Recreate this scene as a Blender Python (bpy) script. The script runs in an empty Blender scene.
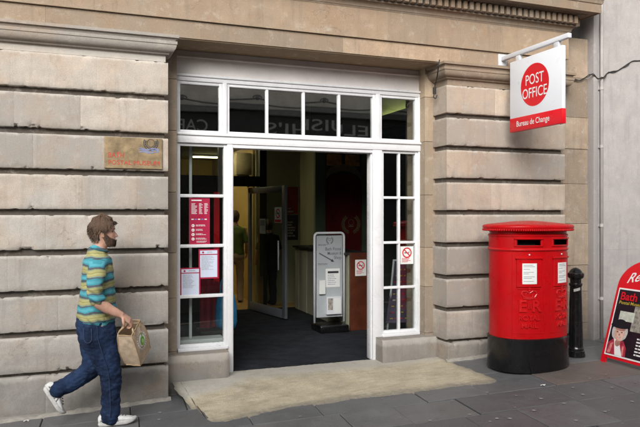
import bpy, bmesh, math, random
from math import sin, cos, tan, atan, atan2, sqrt, pi, radians
from mathutils import Vector, Matrix, noise
random.seed(7)
SC = bpy.context.scene
COL = SC.collection

# ------------------------------------------------------------------ camera geometry
F, CX, CY = 658.0, 320.0, 213.5
TH = radians(20.8)
CAM = Vector((0.0, -6.19, 1.743))
def ray(u, v):
    a, b = (u - CX) / F, (CY - v) / F
    return Vector((sin(TH) + a * cos(TH), cos(TH) - a * sin(TH), b))
def at(u, v, Y):
    d = ray(u, v); t = (Y - CAM.y) / d.y
    return CAM + d * t
def atX(u, v, X):
    d = ray(u, v); t = (X - CAM.x) / d.x
    return CAM + d * t
def UX(u, Y): return at(u, CY, Y).x
def gz(x, y=0.0): return 0.0384 * (x - 0.166) + 0.012 * y
def atG(u, v, off=0.0):
    d = ray(u, v)
    # plane z = .0384x -.0384*.166 + .012y + off
    num = gz(CAM.x, CAM.y) + off - CAM.z
    den = d.z - 0.0384 * d.x - 0.012 * d.y
    return CAM + d * (num / den)

# ------------------------------------------------------------------ materials
def new_mat(name):
    m = bpy.data.materials.new(name); m.use_nodes = True
    nt = m.node_tree
    for n in list(nt.nodes): nt.nodes.remove(n)
    return m, nt
def N(nt, typ, **kw):
    n = nt.nodes.new(typ)
    for k, val in kw.items():
        if k.startswith('i_'):
            n.inputs[k[2:].replace('_', ' ')].default_value = val
        else: setattr(n, k, val)
    return n
def L(nt, a, b): nt.links.new(a, b)
def rgb(c): return (c[0], c[1], c[2], 1.0)
def mixrgb(nt, fac, a, b, mode='MIX'):
    n = nt.nodes.new('ShaderNodeMix'); n.data_type = 'RGBA'; n.blend_type = mode
    for sock, val in ((n.inputs[0], fac), (n.inputs[6], a), (n.inputs[7], b)):
        if hasattr(val, 'is_linked') or hasattr(val, 'links'): L(nt, val, sock)
        elif isinstance(val, (int, float)): sock.default_value = val
        else: sock.default_value = rgb(val)
    return n.outputs[2]
def ramp(nt, fac, stops, interp='LINEAR'):
    r = nt.nodes.new('ShaderNodeValToRGB'); r.color_ramp.interpolation = interp
    e = r.color_ramp.elements
    while len(e) > 1: e.remove(e[-1])
    e[0].position = stops[0][0]; e[0].color = rgb(stops[0][1])
    for p, c in stops[1:]:
        q = e.new(p); q.color = rgb(c)
    L(nt, fac, r.inputs[0]); return r.outputs[0]
def maprange(nt, val, a, b, c=0.0, d=1.0):
    n = nt.nodes.new('ShaderNodeMapRange')
    n.inputs[1].default_value = a; n.inputs[2].default_value = b
    n.inputs[3].default_value = c; n.inputs[4].default_value = d
    L(nt, val, n.inputs[0]); return n.outputs[0]
def noise_tex(nt, co, scale, detail=4, rough=.6, vec=None):
    if vec:
        mp = N(nt, 'ShaderNodeMapping'); mp.inputs['Scale'].default_value = vec
        L(nt, co, mp.inputs[0]); co = mp.outputs[0]
    n = N(nt, 'ShaderNodeTexNoise'); n.inputs['Scale'].default_value = scale
    n.inputs['Detail'].default_value = detail; n.inputs['Roughness'].default_value = rough
    L(nt, co, n.inputs['Vector']); return n.outputs[0]
def mth(nt, op, a, b=0.0):
    n = nt.nodes.new('ShaderNodeMath'); n.operation = op
    for i, val in enumerate((a, b)):
        if isinstance(val, (int, float)): n.inputs[i].default_value = val
        else: L(nt, val, n.inputs[i])
    return n.outputs[0]

def mk(name, col, rough=.6, var=.18, vscale=8, bump=0.0, bscale=80, metal=0.0, spec=.5,
       dirt=0.0, dirtcol=(.05, .045, .04), emis=None, estr=0.0, coat=0.0, rvar=.1):
    m, nt = new_mat(name)
    out = N(nt, 'ShaderNodeOutputMaterial'); p = N(nt, 'ShaderNodeBsdfPrincipled')
    L(nt, p.outputs[0], out.inputs[0])
    co = N(nt, 'ShaderNodeNewGeometry').outputs['Position']
    n1 = noise_tex(nt, co, vscale, 5, .62)
    lo = tuple(c * (1 - var) for c in col); hi = tuple(min(1, c * (1 + var)) for c in col)
    c = mixrgb(nt, maprange(nt, n1, .3, .7), lo, hi)
    if dirt > 0:
        n2 = noise_tex(nt, co, vscale * 2.7, 6, .7)
        c = mixrgb(nt, maprange(nt, n2, .52, .75, 0, dirt), c, dirtcol)
    L(nt, c, p.inputs['Base Color'])
    n3 = noise_tex(nt, co, vscale * 1.7, 3)
    L(nt, maprange(nt, n3, .3, .7, max(.02, rough - rvar), min(1, rough + rvar)), p.inputs['Roughness'])
    p.inputs['Metallic'].default_value = metal
    p.inputs['Specular IOR Level'].default_value = spec
    p.inputs['Coat Weight'].default_value = coat
    if bump > 0:
        nb = noise_tex(nt, co, bscale, 6, .65)
        b = N(nt, 'ShaderNodeBump'); b.inputs['Strength'].default_value = bump; b.inputs['Distance'].default_value = .01
        L(nt, nb, b.inputs['Height']); L(nt, b.outputs[0], p.inputs['Normal'])
    if emis:
        p.inputs['Emission Color'].default_value = rgb(emis); p.inputs['Emission Strength'].default_value = estr
    return m

def stone_mat(name, grey, warm, dark=1.0, bump=.55, groundgrime=True, bias=0.0, courses=False, calm=1.0):
    m, nt = new_mat(name)
    out = N(nt, 'ShaderNodeOutputMaterial'); p = N(nt, 'ShaderNodeBsdfPrincipled')
    L(nt, p.outputs[0], out.inputs[0])
    geo = N(nt, 'ShaderNodeNewGeometry'); co = geo.outputs['Position']
    sep = N(nt, 'ShaderNodeSeparateXYZ'); L(nt, co, sep.inputs[0])
    big = noise_tex(nt, co, 1.1, 4, .6)
    # weathering: honey coloured high up and to the right, sooty grey low and to the left
    fz = maprange(nt, sep.outputs[2], .3, 3.9, 0, 1.0)
    fx = maprange(nt, sep.outputs[0], 0.2, 4.6, -.05, .42)
    w = mth(nt, 'ADD', mth(nt, 'MULTIPLY', fz, .62), fx)
    w = mth(nt, 'ADD', w, maprange(nt, big, .3, .7, -.3 + bias, .3 + bias))
    wc = N(nt, 'ShaderNodeClamp'); L(nt, w, wc.inputs[0])
    c = mixrgb(nt, wc.outputs[0], grey, warm)
    t = N(nt, 'ShaderNodeAttribute'); t.attribute_name = 'tint'
    tv = maprange(nt, t.outputs['Fac'], 0, 1, .68, 1.22)
    cc = N(nt, 'ShaderNodeCombineColor')
    for i in range(3): L(nt, tv, cc.inputs[i])
    c = mixrgb(nt, 1.0, c, cc.outputs[0], 'MULTIPLY')
    c = mixrgb(nt, maprange(nt, t.outputs['Fac'], 0, .45, .45, 0), c, (grey[0] * .72, grey[1] * .73, grey[2] * .74))
    med = noise_tex(nt, co, 5.5, 6, .68)
    c = mixrgb(nt, maprange(nt, med, .36, .66, .42, 0), c, tuple(g * .58 for g in grey))
    blot = noise_tex(nt, co, 2.3, 5, .7)
    c = mixrgb(nt, maprange(nt, blot, .46, .70, 0, .62 * calm), c, (warm[0] * .74, warm[1] * .66, warm[2] * .60))
    blot2 = noise_tex(nt, co, 1.0, 6, .72, (1.5, 1.5, 4.5))
    lowz = maprange(nt, sep.outputs[2], .3, 1.9, .75, .12)
    c = mixrgb(nt, mth(nt, 'MULTIPLY', maprange(nt, blot2, .40, .66), lowz), c, (grey[0] * .60, grey[1] * .61, grey[2] * .62))
    pale = noise_tex(nt, co, 9, 6, .72)
    c = mixrgb(nt, maprange(nt, pale, .55, .76, 0, .45), c, (.70, .655, .58))
    streak = noise_tex(nt, co, 1.0, 5, .7, (14, 14, 1.3))
    c = mixrgb(nt, maprange(nt, streak, .53, .78, 0, .5), c, tuple(g * .42 for g in grey))
    fine = noise_tex(nt, co, 110, 4, .75)
    c = mixrgb(nt, maprange(nt, fine, .35, .7, .48, 0), c, tuple(g * .5 for g in grey))
    crack = N(nt, 'ShaderNodeTexVoronoi'); crack.feature = 'DISTANCE_TO_EDGE'; crack.inputs['Scale'].default_value = 1.7
    wv = N(nt, 'ShaderNodeVectorMath'); wv.operation = 'ADD'; L(nt, co, wv.inputs[0])
    nv = N(nt, 'ShaderNodeTexNoise'); nv.inputs['Scale'].default_value = 3.0; nv.inputs['Detail'].default_value = 6; L(nt, co, nv.inputs['Vector']); L(nt, nv.outputs['Color'], wv.inputs[1])
    L(nt, wv.outputs[0], crack.inputs['Vector'])
    ck = mth(nt, 'MULTIPLY', maprange(nt, crack.outputs[0], .0, .012, .55 * calm, 0), maprange(nt, blot, .5, .62))
    c = mixrgb(nt, ck, c, tuple(g * .35 for g in grey))
    spk = noise_tex(nt, co, 46, 3, .8)
    c = mixrgb(nt, maprange(nt, spk, .64, .74, 0, .5 * calm), c, tuple(g * .36 for g in grey))
    if courses:      # each course darkens towards its lower edge and pales along its upper arris
        ph = mth(nt, 'FRACT', mth(nt, 'DIVIDE', mth(nt, 'SUBTRACT', 2.84 + .353 * 12, sep.outputs[2]), .353))   # 0 at a lower edge, falls downwards
        jit = mth(nt, 'MULTIPLY', mth(nt, 'SUBTRACT', noise_tex(nt, co, 1.0, 5, .75, (9, 9, 3)), .5), .55)
        lowe = mth(nt, 'MULTIPLY', maprange(nt, mth(nt, 'ADD', ph, jit), .86, 1.02, 0, .55), maprange(nt, blot2, .35, .62, .15, 1.0))
        c = mixrgb(nt, lowe, c, (grey[0] * .42, grey[1] * .40, grey[2] * .37))
        top = maprange(nt, mth(nt, 'ADD', ph, mth(nt, 'MULTIPLY', jit, .5)), .15, .22, .40, 0)
        c = mixrgb(nt, top, c, (.66, .63, .575))
    if groundgrime:
        g = maprange(nt, mth(nt, 'ADD', sep.outputs[2], mth(nt, 'MULTIPLY', med, .5)), .2, .9, .55, 0)
        c = mixrgb(nt, g, c, (.11, .105, .095))
    if dark != 1.0:
        c = mixrgb(nt, 1.0, c, (dark, dark, dark), 'MULTIPLY')
    L(nt, c, p.inputs['Base Color'])
    p.inputs['Roughness'].default_value = .88
    p.inputs['Specular IOR Level'].default_value = .25
    pit = noise_tex(nt, co, 34, 7, .75)
    h = mth(nt, 'ADD', pit, mth(nt, 'MULTIPLY', fine, .35))
    b = N(nt, 'ShaderNodeBump'); b.inputs['Strength'].default_value = bump; b.inputs['Distance'].default_value = .008
    L(nt, h, b.inputs['Height']); L(nt, b.outputs[0], p.inputs['Normal'])
    return m

M = {}
M['stone'] = stone_mat('bath_stone', (.54, .51, .47), (.61, .455, .32), bump=.6, courses=True)
M['stone_warm'] = stone_mat('bath_stone_warm', (.41, .34, .265), (.475, .335, .22), bump=.35, groundgrime=False, bias=.1)
M['stone_margin'] = stone_mat('bath_stone_margin', (.46, .38, .30), (.58, .44, .30), bump=.4, bias=.15)
M['stone_soot_shade'] = stone_mat('sooty_shaded_stone', (.17, .15, .13), (.20, .155, .115), bump=.7, groundgrime=False)  # soot tone taken darker, so recess shade is part of the colour
M['soffit'] = stone_mat('soffit_stone', (.42, .31, .20), (.48, .33, .20), bump=.4, groundgrime=False)
M['dirtstrip'] = stone_mat('stained_stone', (.34, .285, .225), (.50, .385, .28), bump=.6)
M['wall_grey'] = stone_mat('grey_ashlar', (.525, .495, .485), (.55, .505, .485), bump=.3, calm=.25)
M['white'] = mk('white_gloss_paint', (.74, .75, .77), .32, .05, 4, .05, 30, dirt=.18, dirtcol=(.45, .43, .40))
M['pinkwhite'] = mk('old_pinkish_paint', (.82, .78, .76), .5, .06, 3, .05, 30, dirt=.2, dirtcol=(.42, .36, .34))
M['red'] = mk('post_box_red', (.46, .0035, .006), .34, .10, 6, .012, 40, dirt=.06, dirtcol=(.22, .01, .012), spec=.25, coat=.0)
M['relief'] = mk('highlit_red_relief', (.52, .009, .011), .26, .10, 20, .01, 40, spec=.5)  # lighter red paints edge highlights onto the raised cypher and lettering
M['black'] = mk('black_gloss_paint', (.006, .006, .007), .2, .3, 14, .05, 50, dirt=.16, dirtcol=(.06, .055, .05))
M['hole'] = mk('dark_inside', (.004, .004, .004), .9, .1)
M['card'] = mk('white_card', (.74, .76, .74), .55, .03)
M['ink'] = mk('black_ink', (.03, .03, .035), .6, .05)
M['greyink'] = mk('grey_ink', (.33, .34, .37), .6, .05)
M['redink'] = mk('red_ink', (.60, .02, .03), .5, .05)
M['crimson'] = mk('crimson_print', (.40, .012, .055), .45, .06, 5)
M['whiteink'] = mk('white_ink', (.80, .80, .80), .5, .03)
M['signwhite'] = mk('white_sign_face', (.74, .77, .82), .35, .02, 3)
M['signred'] = mk('red_sign_face', (.66, .008, .018), .35, .04, 3)
M['signmetal'] = mk('white_coated_metal', (.66, .68, .72), .4, .05, 5)
M['brass'] = mk('tarnished_brass', (.27, .195, .105), .5, .5, 9, .12, 40, metal=.1, dirt=.75, dirtcol=(.16, .125, .07))
M['brassred'] = mk('faded_red_paint', (.50, .05, .03), .6, .25, 30)
M['brassblue'] = mk('faded_blue_paint', (.20, .24, .42), .6, .25, 30)
M['brassdark'] = mk('dark_verdigris', (.235, .165, .08), .6, .3, 30)
M['alu'] = mk('grey_aluminium', (.20, .215, .235), .42, .08, 5, metal=.4)
M['darkframe'] = mk('dark_green_frame', (.018, .022, .02), .5, .2, 4)
M['olive'] = mk('olive_wall_paint', (.30, .305, .20), .65, .10, 1.5)
M['yellowwall'] = mk('yellow_wall_paint', (.66, .50, .17), .65, .07, 1.3)
M['palegreen'] = mk('pale_green_wall', (.47, .53, .22), .7, .08, 1.2)
M['cream'] = mk('cream_panel', (.34, .34, .25), .55, .07, 2)
M['carpet'] = mk('charcoal_carpet', (.024, .026, .032), .95, .35, 5, .5, 220, spec=.1, dirt=.3, dirtcol=(.055, .055, .058))
M['tile'] = mk('ochre_floor', (.50, .32, .12), .4, .1, 3)
M['wood'] = mk('red_brown_wood', (.085, .022, .010), .38, .35, 6, .08, 40)
M['darkred'] = mk('dark_red_lacquer', (.22, .018, .016), .4, .2, 3)
M['gold'] = mk('dull_gold', (.36, .28, .14), .5, .2, 20)
M['orange'] = mk('amber_panel', (.75, .36, .09), .5, .4, 10)
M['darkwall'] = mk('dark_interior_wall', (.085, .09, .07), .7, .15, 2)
M['ceiling'] = mk('ceiling_board', (.36, .36, .31), .8, .06, 2)
M['lampglow'] = mk('lamp_diffuser', (.9, .85, .6), .5, .02, emis=(1.0, .86, .50), estr=52.0)
M['lampcool'] = mk('lamp_diffuser_cool', (.9, .9, .7), .5, .02, emis=(1.0, .97, .62), estr=9.0)
M['denim'] = None
M['skin'] = mk('skin', (.56, .32, .235), .5, .10, 40, .12, 300, spec=.35)
M['hair'] = mk('brown_hair', (.105, .060, .036), .5, .5, 120, .7, 260)
M['hairdark'] = mk('deep_brown_hair', (.05, .028, .018), .5, .4, 120)
M['tuft'] = mk('light_brown_hair', (.19, .115, .065), .5, .3, 120, .6, 260)
M['beard'] = mk('dark_beard', (.095, .050, .032), .6, .5, 150, .8, 320)
M['eye'] = mk('eye_dark', (.05, .035, .03), .25, .1)
M['shoe'] = mk('white_leather', (.66, .66, .65), .5, .10, 30, .1, 120, dirt=.2, dirtcol=(.3, .29, .27))
M['shoegrey'] = mk('grey_trim', (.12, .125, .14), .5, .2, 30)
M['sole'] = mk('pale_rubber', (.52, .52, .50), .7, .15, 30, dirt=.4, dirtcol=(.2, .19, .18))
M['jute'] = mk('jute_cloth', (.58, .45, .325), .85, .16, 22, .5, 420, spec=.15)
M['leafgreen'] = mk('green_print', (.16, .42, .04), .6, .12, 40)
M['cement'] = mk('grey_cement', (.34, .32, .285), .9, .22, 9, .7, 70, dirt=.4, dirtcol=(.14, .13, .115))
M['cable'] = mk('black_cable', (.03, .028, .026), .7, .2, 20)
M['pipe'] = mk('grey_painted_pipe', (.43, .405, .385), .55, .08, 6, dirt=.25, dirtcol=(.2, .18, .16))
M['greenshirt'] = mk('green_jersey', (.13, .19, .045), .85, .15, 12, .2, 150)
M['beige'] = mk('beige_trousers', (.42, .30, .185), .85, .12, 10, .2, 150)
M['darkcloth'] = mk('dark_cloth', (.025, .027, .032), .9, .2, 10)
M['bluebag'] = mk('blue_fabric', (.02, .20, .42), .7, .2, 25, .2, 120)
M['gum'] = mk('dried_gum', (.34, .335, .315), .8, .2, 40)
M['paper'] = mk('paper_scrap', (.74, .74, .71), .7, .06, 30)
M['poster_dark'] = mk('dark_poster', (.018, .012, .018), .35, .3, 8)
M['face'] = mk('printed_face', (.60, .34, .27), .45, .15, 30)
M['photo_pale'] = mk('printed_pale_photo', (.52, .56, .48), .45, .25, 25)
M['photo_grey'] = mk('printed_grey_photo', (.30, .28, .24), .45, .6, 30)
M['purple'] = mk('printed_dark_violet', (.10, .07, .13), .4, .25, 10)
M['yellowink'] = mk('yellow_ink', (.55, .42, .05), .5, .1)
M['sand'] = mk('fawn_stone', (.76, .71, .62), .85, .15, 3, .3, 40)
M['fasciadark'] = mk('dark_green_fascia', (.018, .024, .022), .5, .2, 4)
M['lead'] = mk('lead_cover', (.20, .20, .19), .6, .2, 10)

def glass_mat(name, tint, refl, base_refl=0.05):
    m, nt = new_mat(name)
    out = N(nt, 'ShaderNodeOutputMaterial')
    tr = N(nt, 'ShaderNodeBsdfTransparent'); tr.inputs[0].default_value = rgb(tint)
    gl = N(nt, 'ShaderNodeBsdfGlossy'); gl.inputs['Roughness'].default_value = .015
    gl.inputs['Color'].default_value = (.95, .97, .96, 1)
    lw = N(nt, 'ShaderNodeLayerWeight'); lw.inputs[0].default_value = .5
    f = mth(nt, 'ADD', mth(nt, 'MULTIPLY', mth(nt, 'POWER', lw.outputs['Facing'], 4.0), refl), base_refl)
    mx = N(nt, 'ShaderNodeMixShader'); L(nt, f, mx.inputs[0])
    co = N(nt, 'ShaderNodeNewGeometry').outputs['Position']
    nb = noise_tex(nt, co, 2.2, 2, .4)
    b = N(nt, 'ShaderNodeBump'); b.inputs['Strength'].default_value = .03; b.inputs['Distance'].default_value = .01
    L(nt, nb, b.inputs['Height']); L(nt, b.outputs[0], gl.inputs['Normal'])
    L(nt, tr.outputs[0], mx.inputs[1]); L(nt, gl.outputs[0], mx.inputs[2]); L(nt, mx.outputs[0], out.inputs[0])
    return m
M['glass'] = glass_mat('window_glass', (.78, .82, .78), .8, .13)
M['glass_top'] = glass_mat('transom_glass', (.36, .40, .37), .8, .33)
M['doorglass'] = glass_mat('door_glass', (.66, .70, .66), .5, .12)

def paving_mat():
    m, nt = new_mat('damp_slate_paving')
    out = N(nt, 'ShaderNodeOutputMaterial'); p = N(nt, 'ShaderNodeBsdfPrincipled'); L(nt, p.outputs[0], out.inputs[0])
    co = N(nt, 'ShaderNodeNewGeometry').outputs['Position']
    t = N(nt, 'ShaderNodeAttribute'); t.attribute_name = 'tint'
    c = ramp(nt, t.outputs['Fac'], [(0, (.112, .118, .126)), (.55, (.158, .164, .170)), (.80, (.178, .178, .178)), (.87, (.165, .140, .125)), (1, (.18, .135, .115))])
    n1 = noise_tex(nt, co, 4, 6, .7); n2 = noise_tex(nt, co, 160, 3, .8); n3 = noise_tex(nt, co, 18, 5, .7)
    c = mixrgb(nt, maprange(nt, n1, .35, .68, .5, 0), c, (.075, .073, .074))
    c = mixrgb(nt, maprange(nt, n2, .5, .8, 0, .45), c, (.26, .25, .24))
    c = mixrgb(nt, maprange(nt, n3, .58, .8, 0, .35), c, (.23, .22, .21))
    vo = N(nt, 'ShaderNodeTexVoronoi'); vo.inputs['Scale'].default_value = 7.0; L(nt, co, vo.inputs['Vector'])
    c = mixrgb(nt, maprange(nt, vo.outputs[0], .06, .13, .45, 0), c, (.075, .073, .072))
    L(nt, c, p.inputs['Base Color'])
    L(nt, maprange(nt, n1, .3, .7, .27, .55), p.inputs['Roughness'])
    b = N(nt, 'ShaderNodeBump'); b.inputs['Strength'].default_value = .5; b.inputs['Distance'].default_value = .006
    L(nt, mth(nt, 'ADD', n2, mth(nt, 'MULTIPLY', n3, 1.5)), b.inputs['Height']); L(nt, b.outputs[0], p.inputs['Normal'])
    return m
M['paving'] = paving_mat()

def apron_mat():
    m, nt = new_mat('worn_buff_concrete')
    out = N(nt, 'ShaderNodeOutputMaterial'); p = N(nt, 'ShaderNodeBsdfPrincipled'); L(nt, p.outputs[0], out.inputs[0])
    co = N(nt, 'ShaderNodeNewGeometry').outputs['Position']
    n1 = noise_tex(nt, co, 3.2, 6, .68); n2 = noise_tex(nt, co, 13, 6, .72); n3 = noise_tex(nt, co, 120, 4, .8)
    n4 = noise_tex(nt, co, 1.0, 8, .75, (6, 34, 6))
    c = mixrgb(nt, maprange(nt, n1, .35, .65), (.44, .38, .27), (.68, .60, .43))
    c = mixrgb(nt, maprange(nt, n2, .42, .7, 0, .6), c, (.66, .61, .50))
    c = mixrgb(nt, maprange(nt, n4, .48, .68, 0, .55), c, (.26, .215, .145))
    c = mixrgb(nt, maprange(nt, n3, .45, .70, 0, .65), c, (.20, .175, .13))
    t = N(nt, 'ShaderNodeAttribute'); t.attribute_name = 'tint'
    c = mixrgb(nt, maprange(nt, mth(nt, 'ADD', t.outputs['Fac'], mth(nt, 'MULTIPLY', n2, .8)), .75, 1.25, 0, .75), c, (.46, .45, .425))
    rm = N(nt, 'ShaderNodeAttribute'); rm.attribute_name = 'rim'
    c = mixrgb(nt, maprange(nt, mth(nt, 'ADD', rm.outputs['Fac'], mth(nt, 'MULTIPLY', mth(nt, 'SUBTRACT', n2, .5), 1.6)), .2, .9, 0, .85), c, (.21, .19, .155))
    n5 = noise_tex(nt, co, 1.9, 6, .75); n6 = noise_tex(nt, co, 38, 4, .8)
    c = mixrgb(nt, maprange(nt, n5, .52, .66, 0, .55), c, (.27, .24, .18))
    c = mixrgb(nt, maprange(nt, n6, .60, .72, 0, .6), c, (.17, .14, .10))
    L(nt, c, p.inputs['Base Color']); p.inputs['Roughness'].default_value = .62
    b = N(nt, 'ShaderNodeBump'); b.inputs['Strength'].default_value = .7; b.inputs['Distance'].default_value = .01
    L(nt, mth(nt, 'ADD', n2, mth(nt, 'MULTIPLY', n3, .5)), b.inputs['Height']); L(nt, b.outputs[0], p.inputs['Normal'])
    return m
M['apron'] = apron_mat()

def denim_mat():
    m, nt = new_mat('dark_blue_denim')
    out = N(nt, 'ShaderNodeOutputMaterial'); p = N(nt, 'ShaderNodeBsdfPrincipled'); L(nt, p.outputs[0], out.inputs[0])
    co = N(nt, 'ShaderNodeNewGeometry').outputs['Position']
    n1 = noise_tex(nt, co, 1.0, 4, .6, (6, 6, 3.2)); n2 = noise_tex(nt, co, 1, 4, .7, (260, 260, 60)); n3 = noise_tex(nt, co, 1.0, 5, .7, (16, 16, 34))
    c = mixrgb(nt, maprange(nt, n1, .36, .66), (.004, .009, .026), (.019, .040, .100))
    c = mixrgb(nt, maprange(nt, n3, .55, .75, 0, .45), c, (.055, .095, .18))
    c = mixrgb(nt, maprange(nt, n2, .5, .75, 0, .35), c, (.06, .088, .15))
    L(nt, c, p.inputs['Base Color']); p.inputs['Roughness'].default_value = .9; p.inputs['Specular IOR Level'].default_value = .2
    b = N(nt, 'ShaderNodeBump'); b.inputs['Strength'].default_value = .35; b.inputs['Distance'].default_value = .006
    L(nt, mth(nt, 'ADD', n3, mth(nt, 'MULTIPLY', n2, .3)), b.inputs['Height']); L(nt, b.outputs[0], p.inputs['Normal'])
    return m
M['denim'] = denim_mat()

def stripe_mat(zref):
    m, nt = new_mat('striped_knit')
    out = N(nt, 'ShaderNodeOutputMaterial'); p = N(nt, 'ShaderNodeBsdfPrincipled'); L(nt, p.outputs[0], out.inputs[0])
    co = N(nt, 'ShaderNodeNewGeometry').outputs['Position']
    sep = N(nt, 'ShaderNodeSeparateXYZ'); L(nt, co, sep.inputs[0])
    wob = noise_tex(nt, co, 7, 3, .5)
    z = mth(nt, 'ADD', sep.outputs[2], mth(nt, 'MULTIPLY', wob, .05))
    z = mth(nt, 'ADD', z, mth(nt, 'MULTIPLY', sep.outputs[0], -.05))
    z = mth(nt, 'ADD', z, maprange(nt, sep.outputs[1], PYm - .215, PYm - .195, .022, 0))
    fr = mth(nt, 'FRACT', mth(nt, 'DIVIDE', mth(nt, 'SUBTRACT', z, zref - 5 * .128), .128))
    blue, dk, gr, pale = (.065, .34, .42), (.10, .105, .12), (.44, .41, .17), (.28, .40, .30)
    c = ramp(nt, fr, [(0, dk), (.07, blue), (.15, (.11, .44, .53)), (.30, blue), (.40, dk), (.47, (.20, .30, .30)), (.53, gr), (.63, (.52, .49, .22)), (.70, (.36, .33, .11)), (.76, gr), (.90, (.24, .30, .20)), (.95, dk)], 'CONSTANT')
    n1 = noise_tex(nt, co, 300, 3, .7); n2 = noise_tex(nt, co, 20, 4)
    c = mixrgb(nt, maprange(nt, n1, .4, .7, .3, 0), c, (.06, .10, .11))
    L(nt, c, p.inputs['Base Color']); p.inputs['Roughness'].default_value = .95; p.inputs['Specular IOR Level'].default_value = .15
    b = N(nt, 'ShaderNodeBump'); b.inputs['Strength'].default_value = .4; b.inputs['Distance'].default_value = .006
    L(nt, mth(nt, 'ADD', n2, mth(nt, 'MULTIPLY', n1, .4)), b.inputs['Height']); L(nt, b.outputs[0], p.inputs['Normal'])
    return m

# ------------------------------------------------------------------ object helpers
ORG = {}
def thing(name, label, cat, loc=(0, 0, 0), group=None):
    o = bpy.data.objects.new(name, None); COL.objects.link(o)
    o.empty_display_size = .1
    o.location = loc; ORG[o] = Vector(loc)
    if label: o['label'] = label
    if cat: o['category'] = cat
    if group: o['group'] = group
    return o
def tag(o, label, cat, group=None):
    o['label'] = label; o['category'] = cat
    if group: o['group'] = group
    return o
def obj(name, bm, mats, parent=None, smooth=False, origin=None, label=None):
    """link a bmesh built in world coordinates as one mesh object"""
    me = bpy.data.meshes.new(name)
    if hasattr(bm, 'bm'): bm = bm.bm
    bm.normal_update(); bm.to_mesh(me); bm.free()
    if not isinstance(mats, (list, tuple)): mats = [mats]
    for m in mats: me.materials.append(m)
    if smooth is not False:
        for p in me.polygons: p.use_smooth = True
        if smooth is not True:
            try: me.set_sharp_from_angle(angle=radians(smooth))
            except Exception: pass
    o = bpy.data.objects.new(name, me); COL.objects.link(o)
    base = Vector((0, 0, 0))
    if parent is not None:
        base = ORG.get(parent, Vector((0, 0, 0))); o.parent = parent
        ORG[o] = base
        me.transform(Matrix.Translation(-base))
    elif origin is not None:
        base = Vector(origin); me.transform(Matrix.Translation(-base)); o.location = base; ORG[o] = base
    if label: o['label'] = label
    return o

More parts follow.
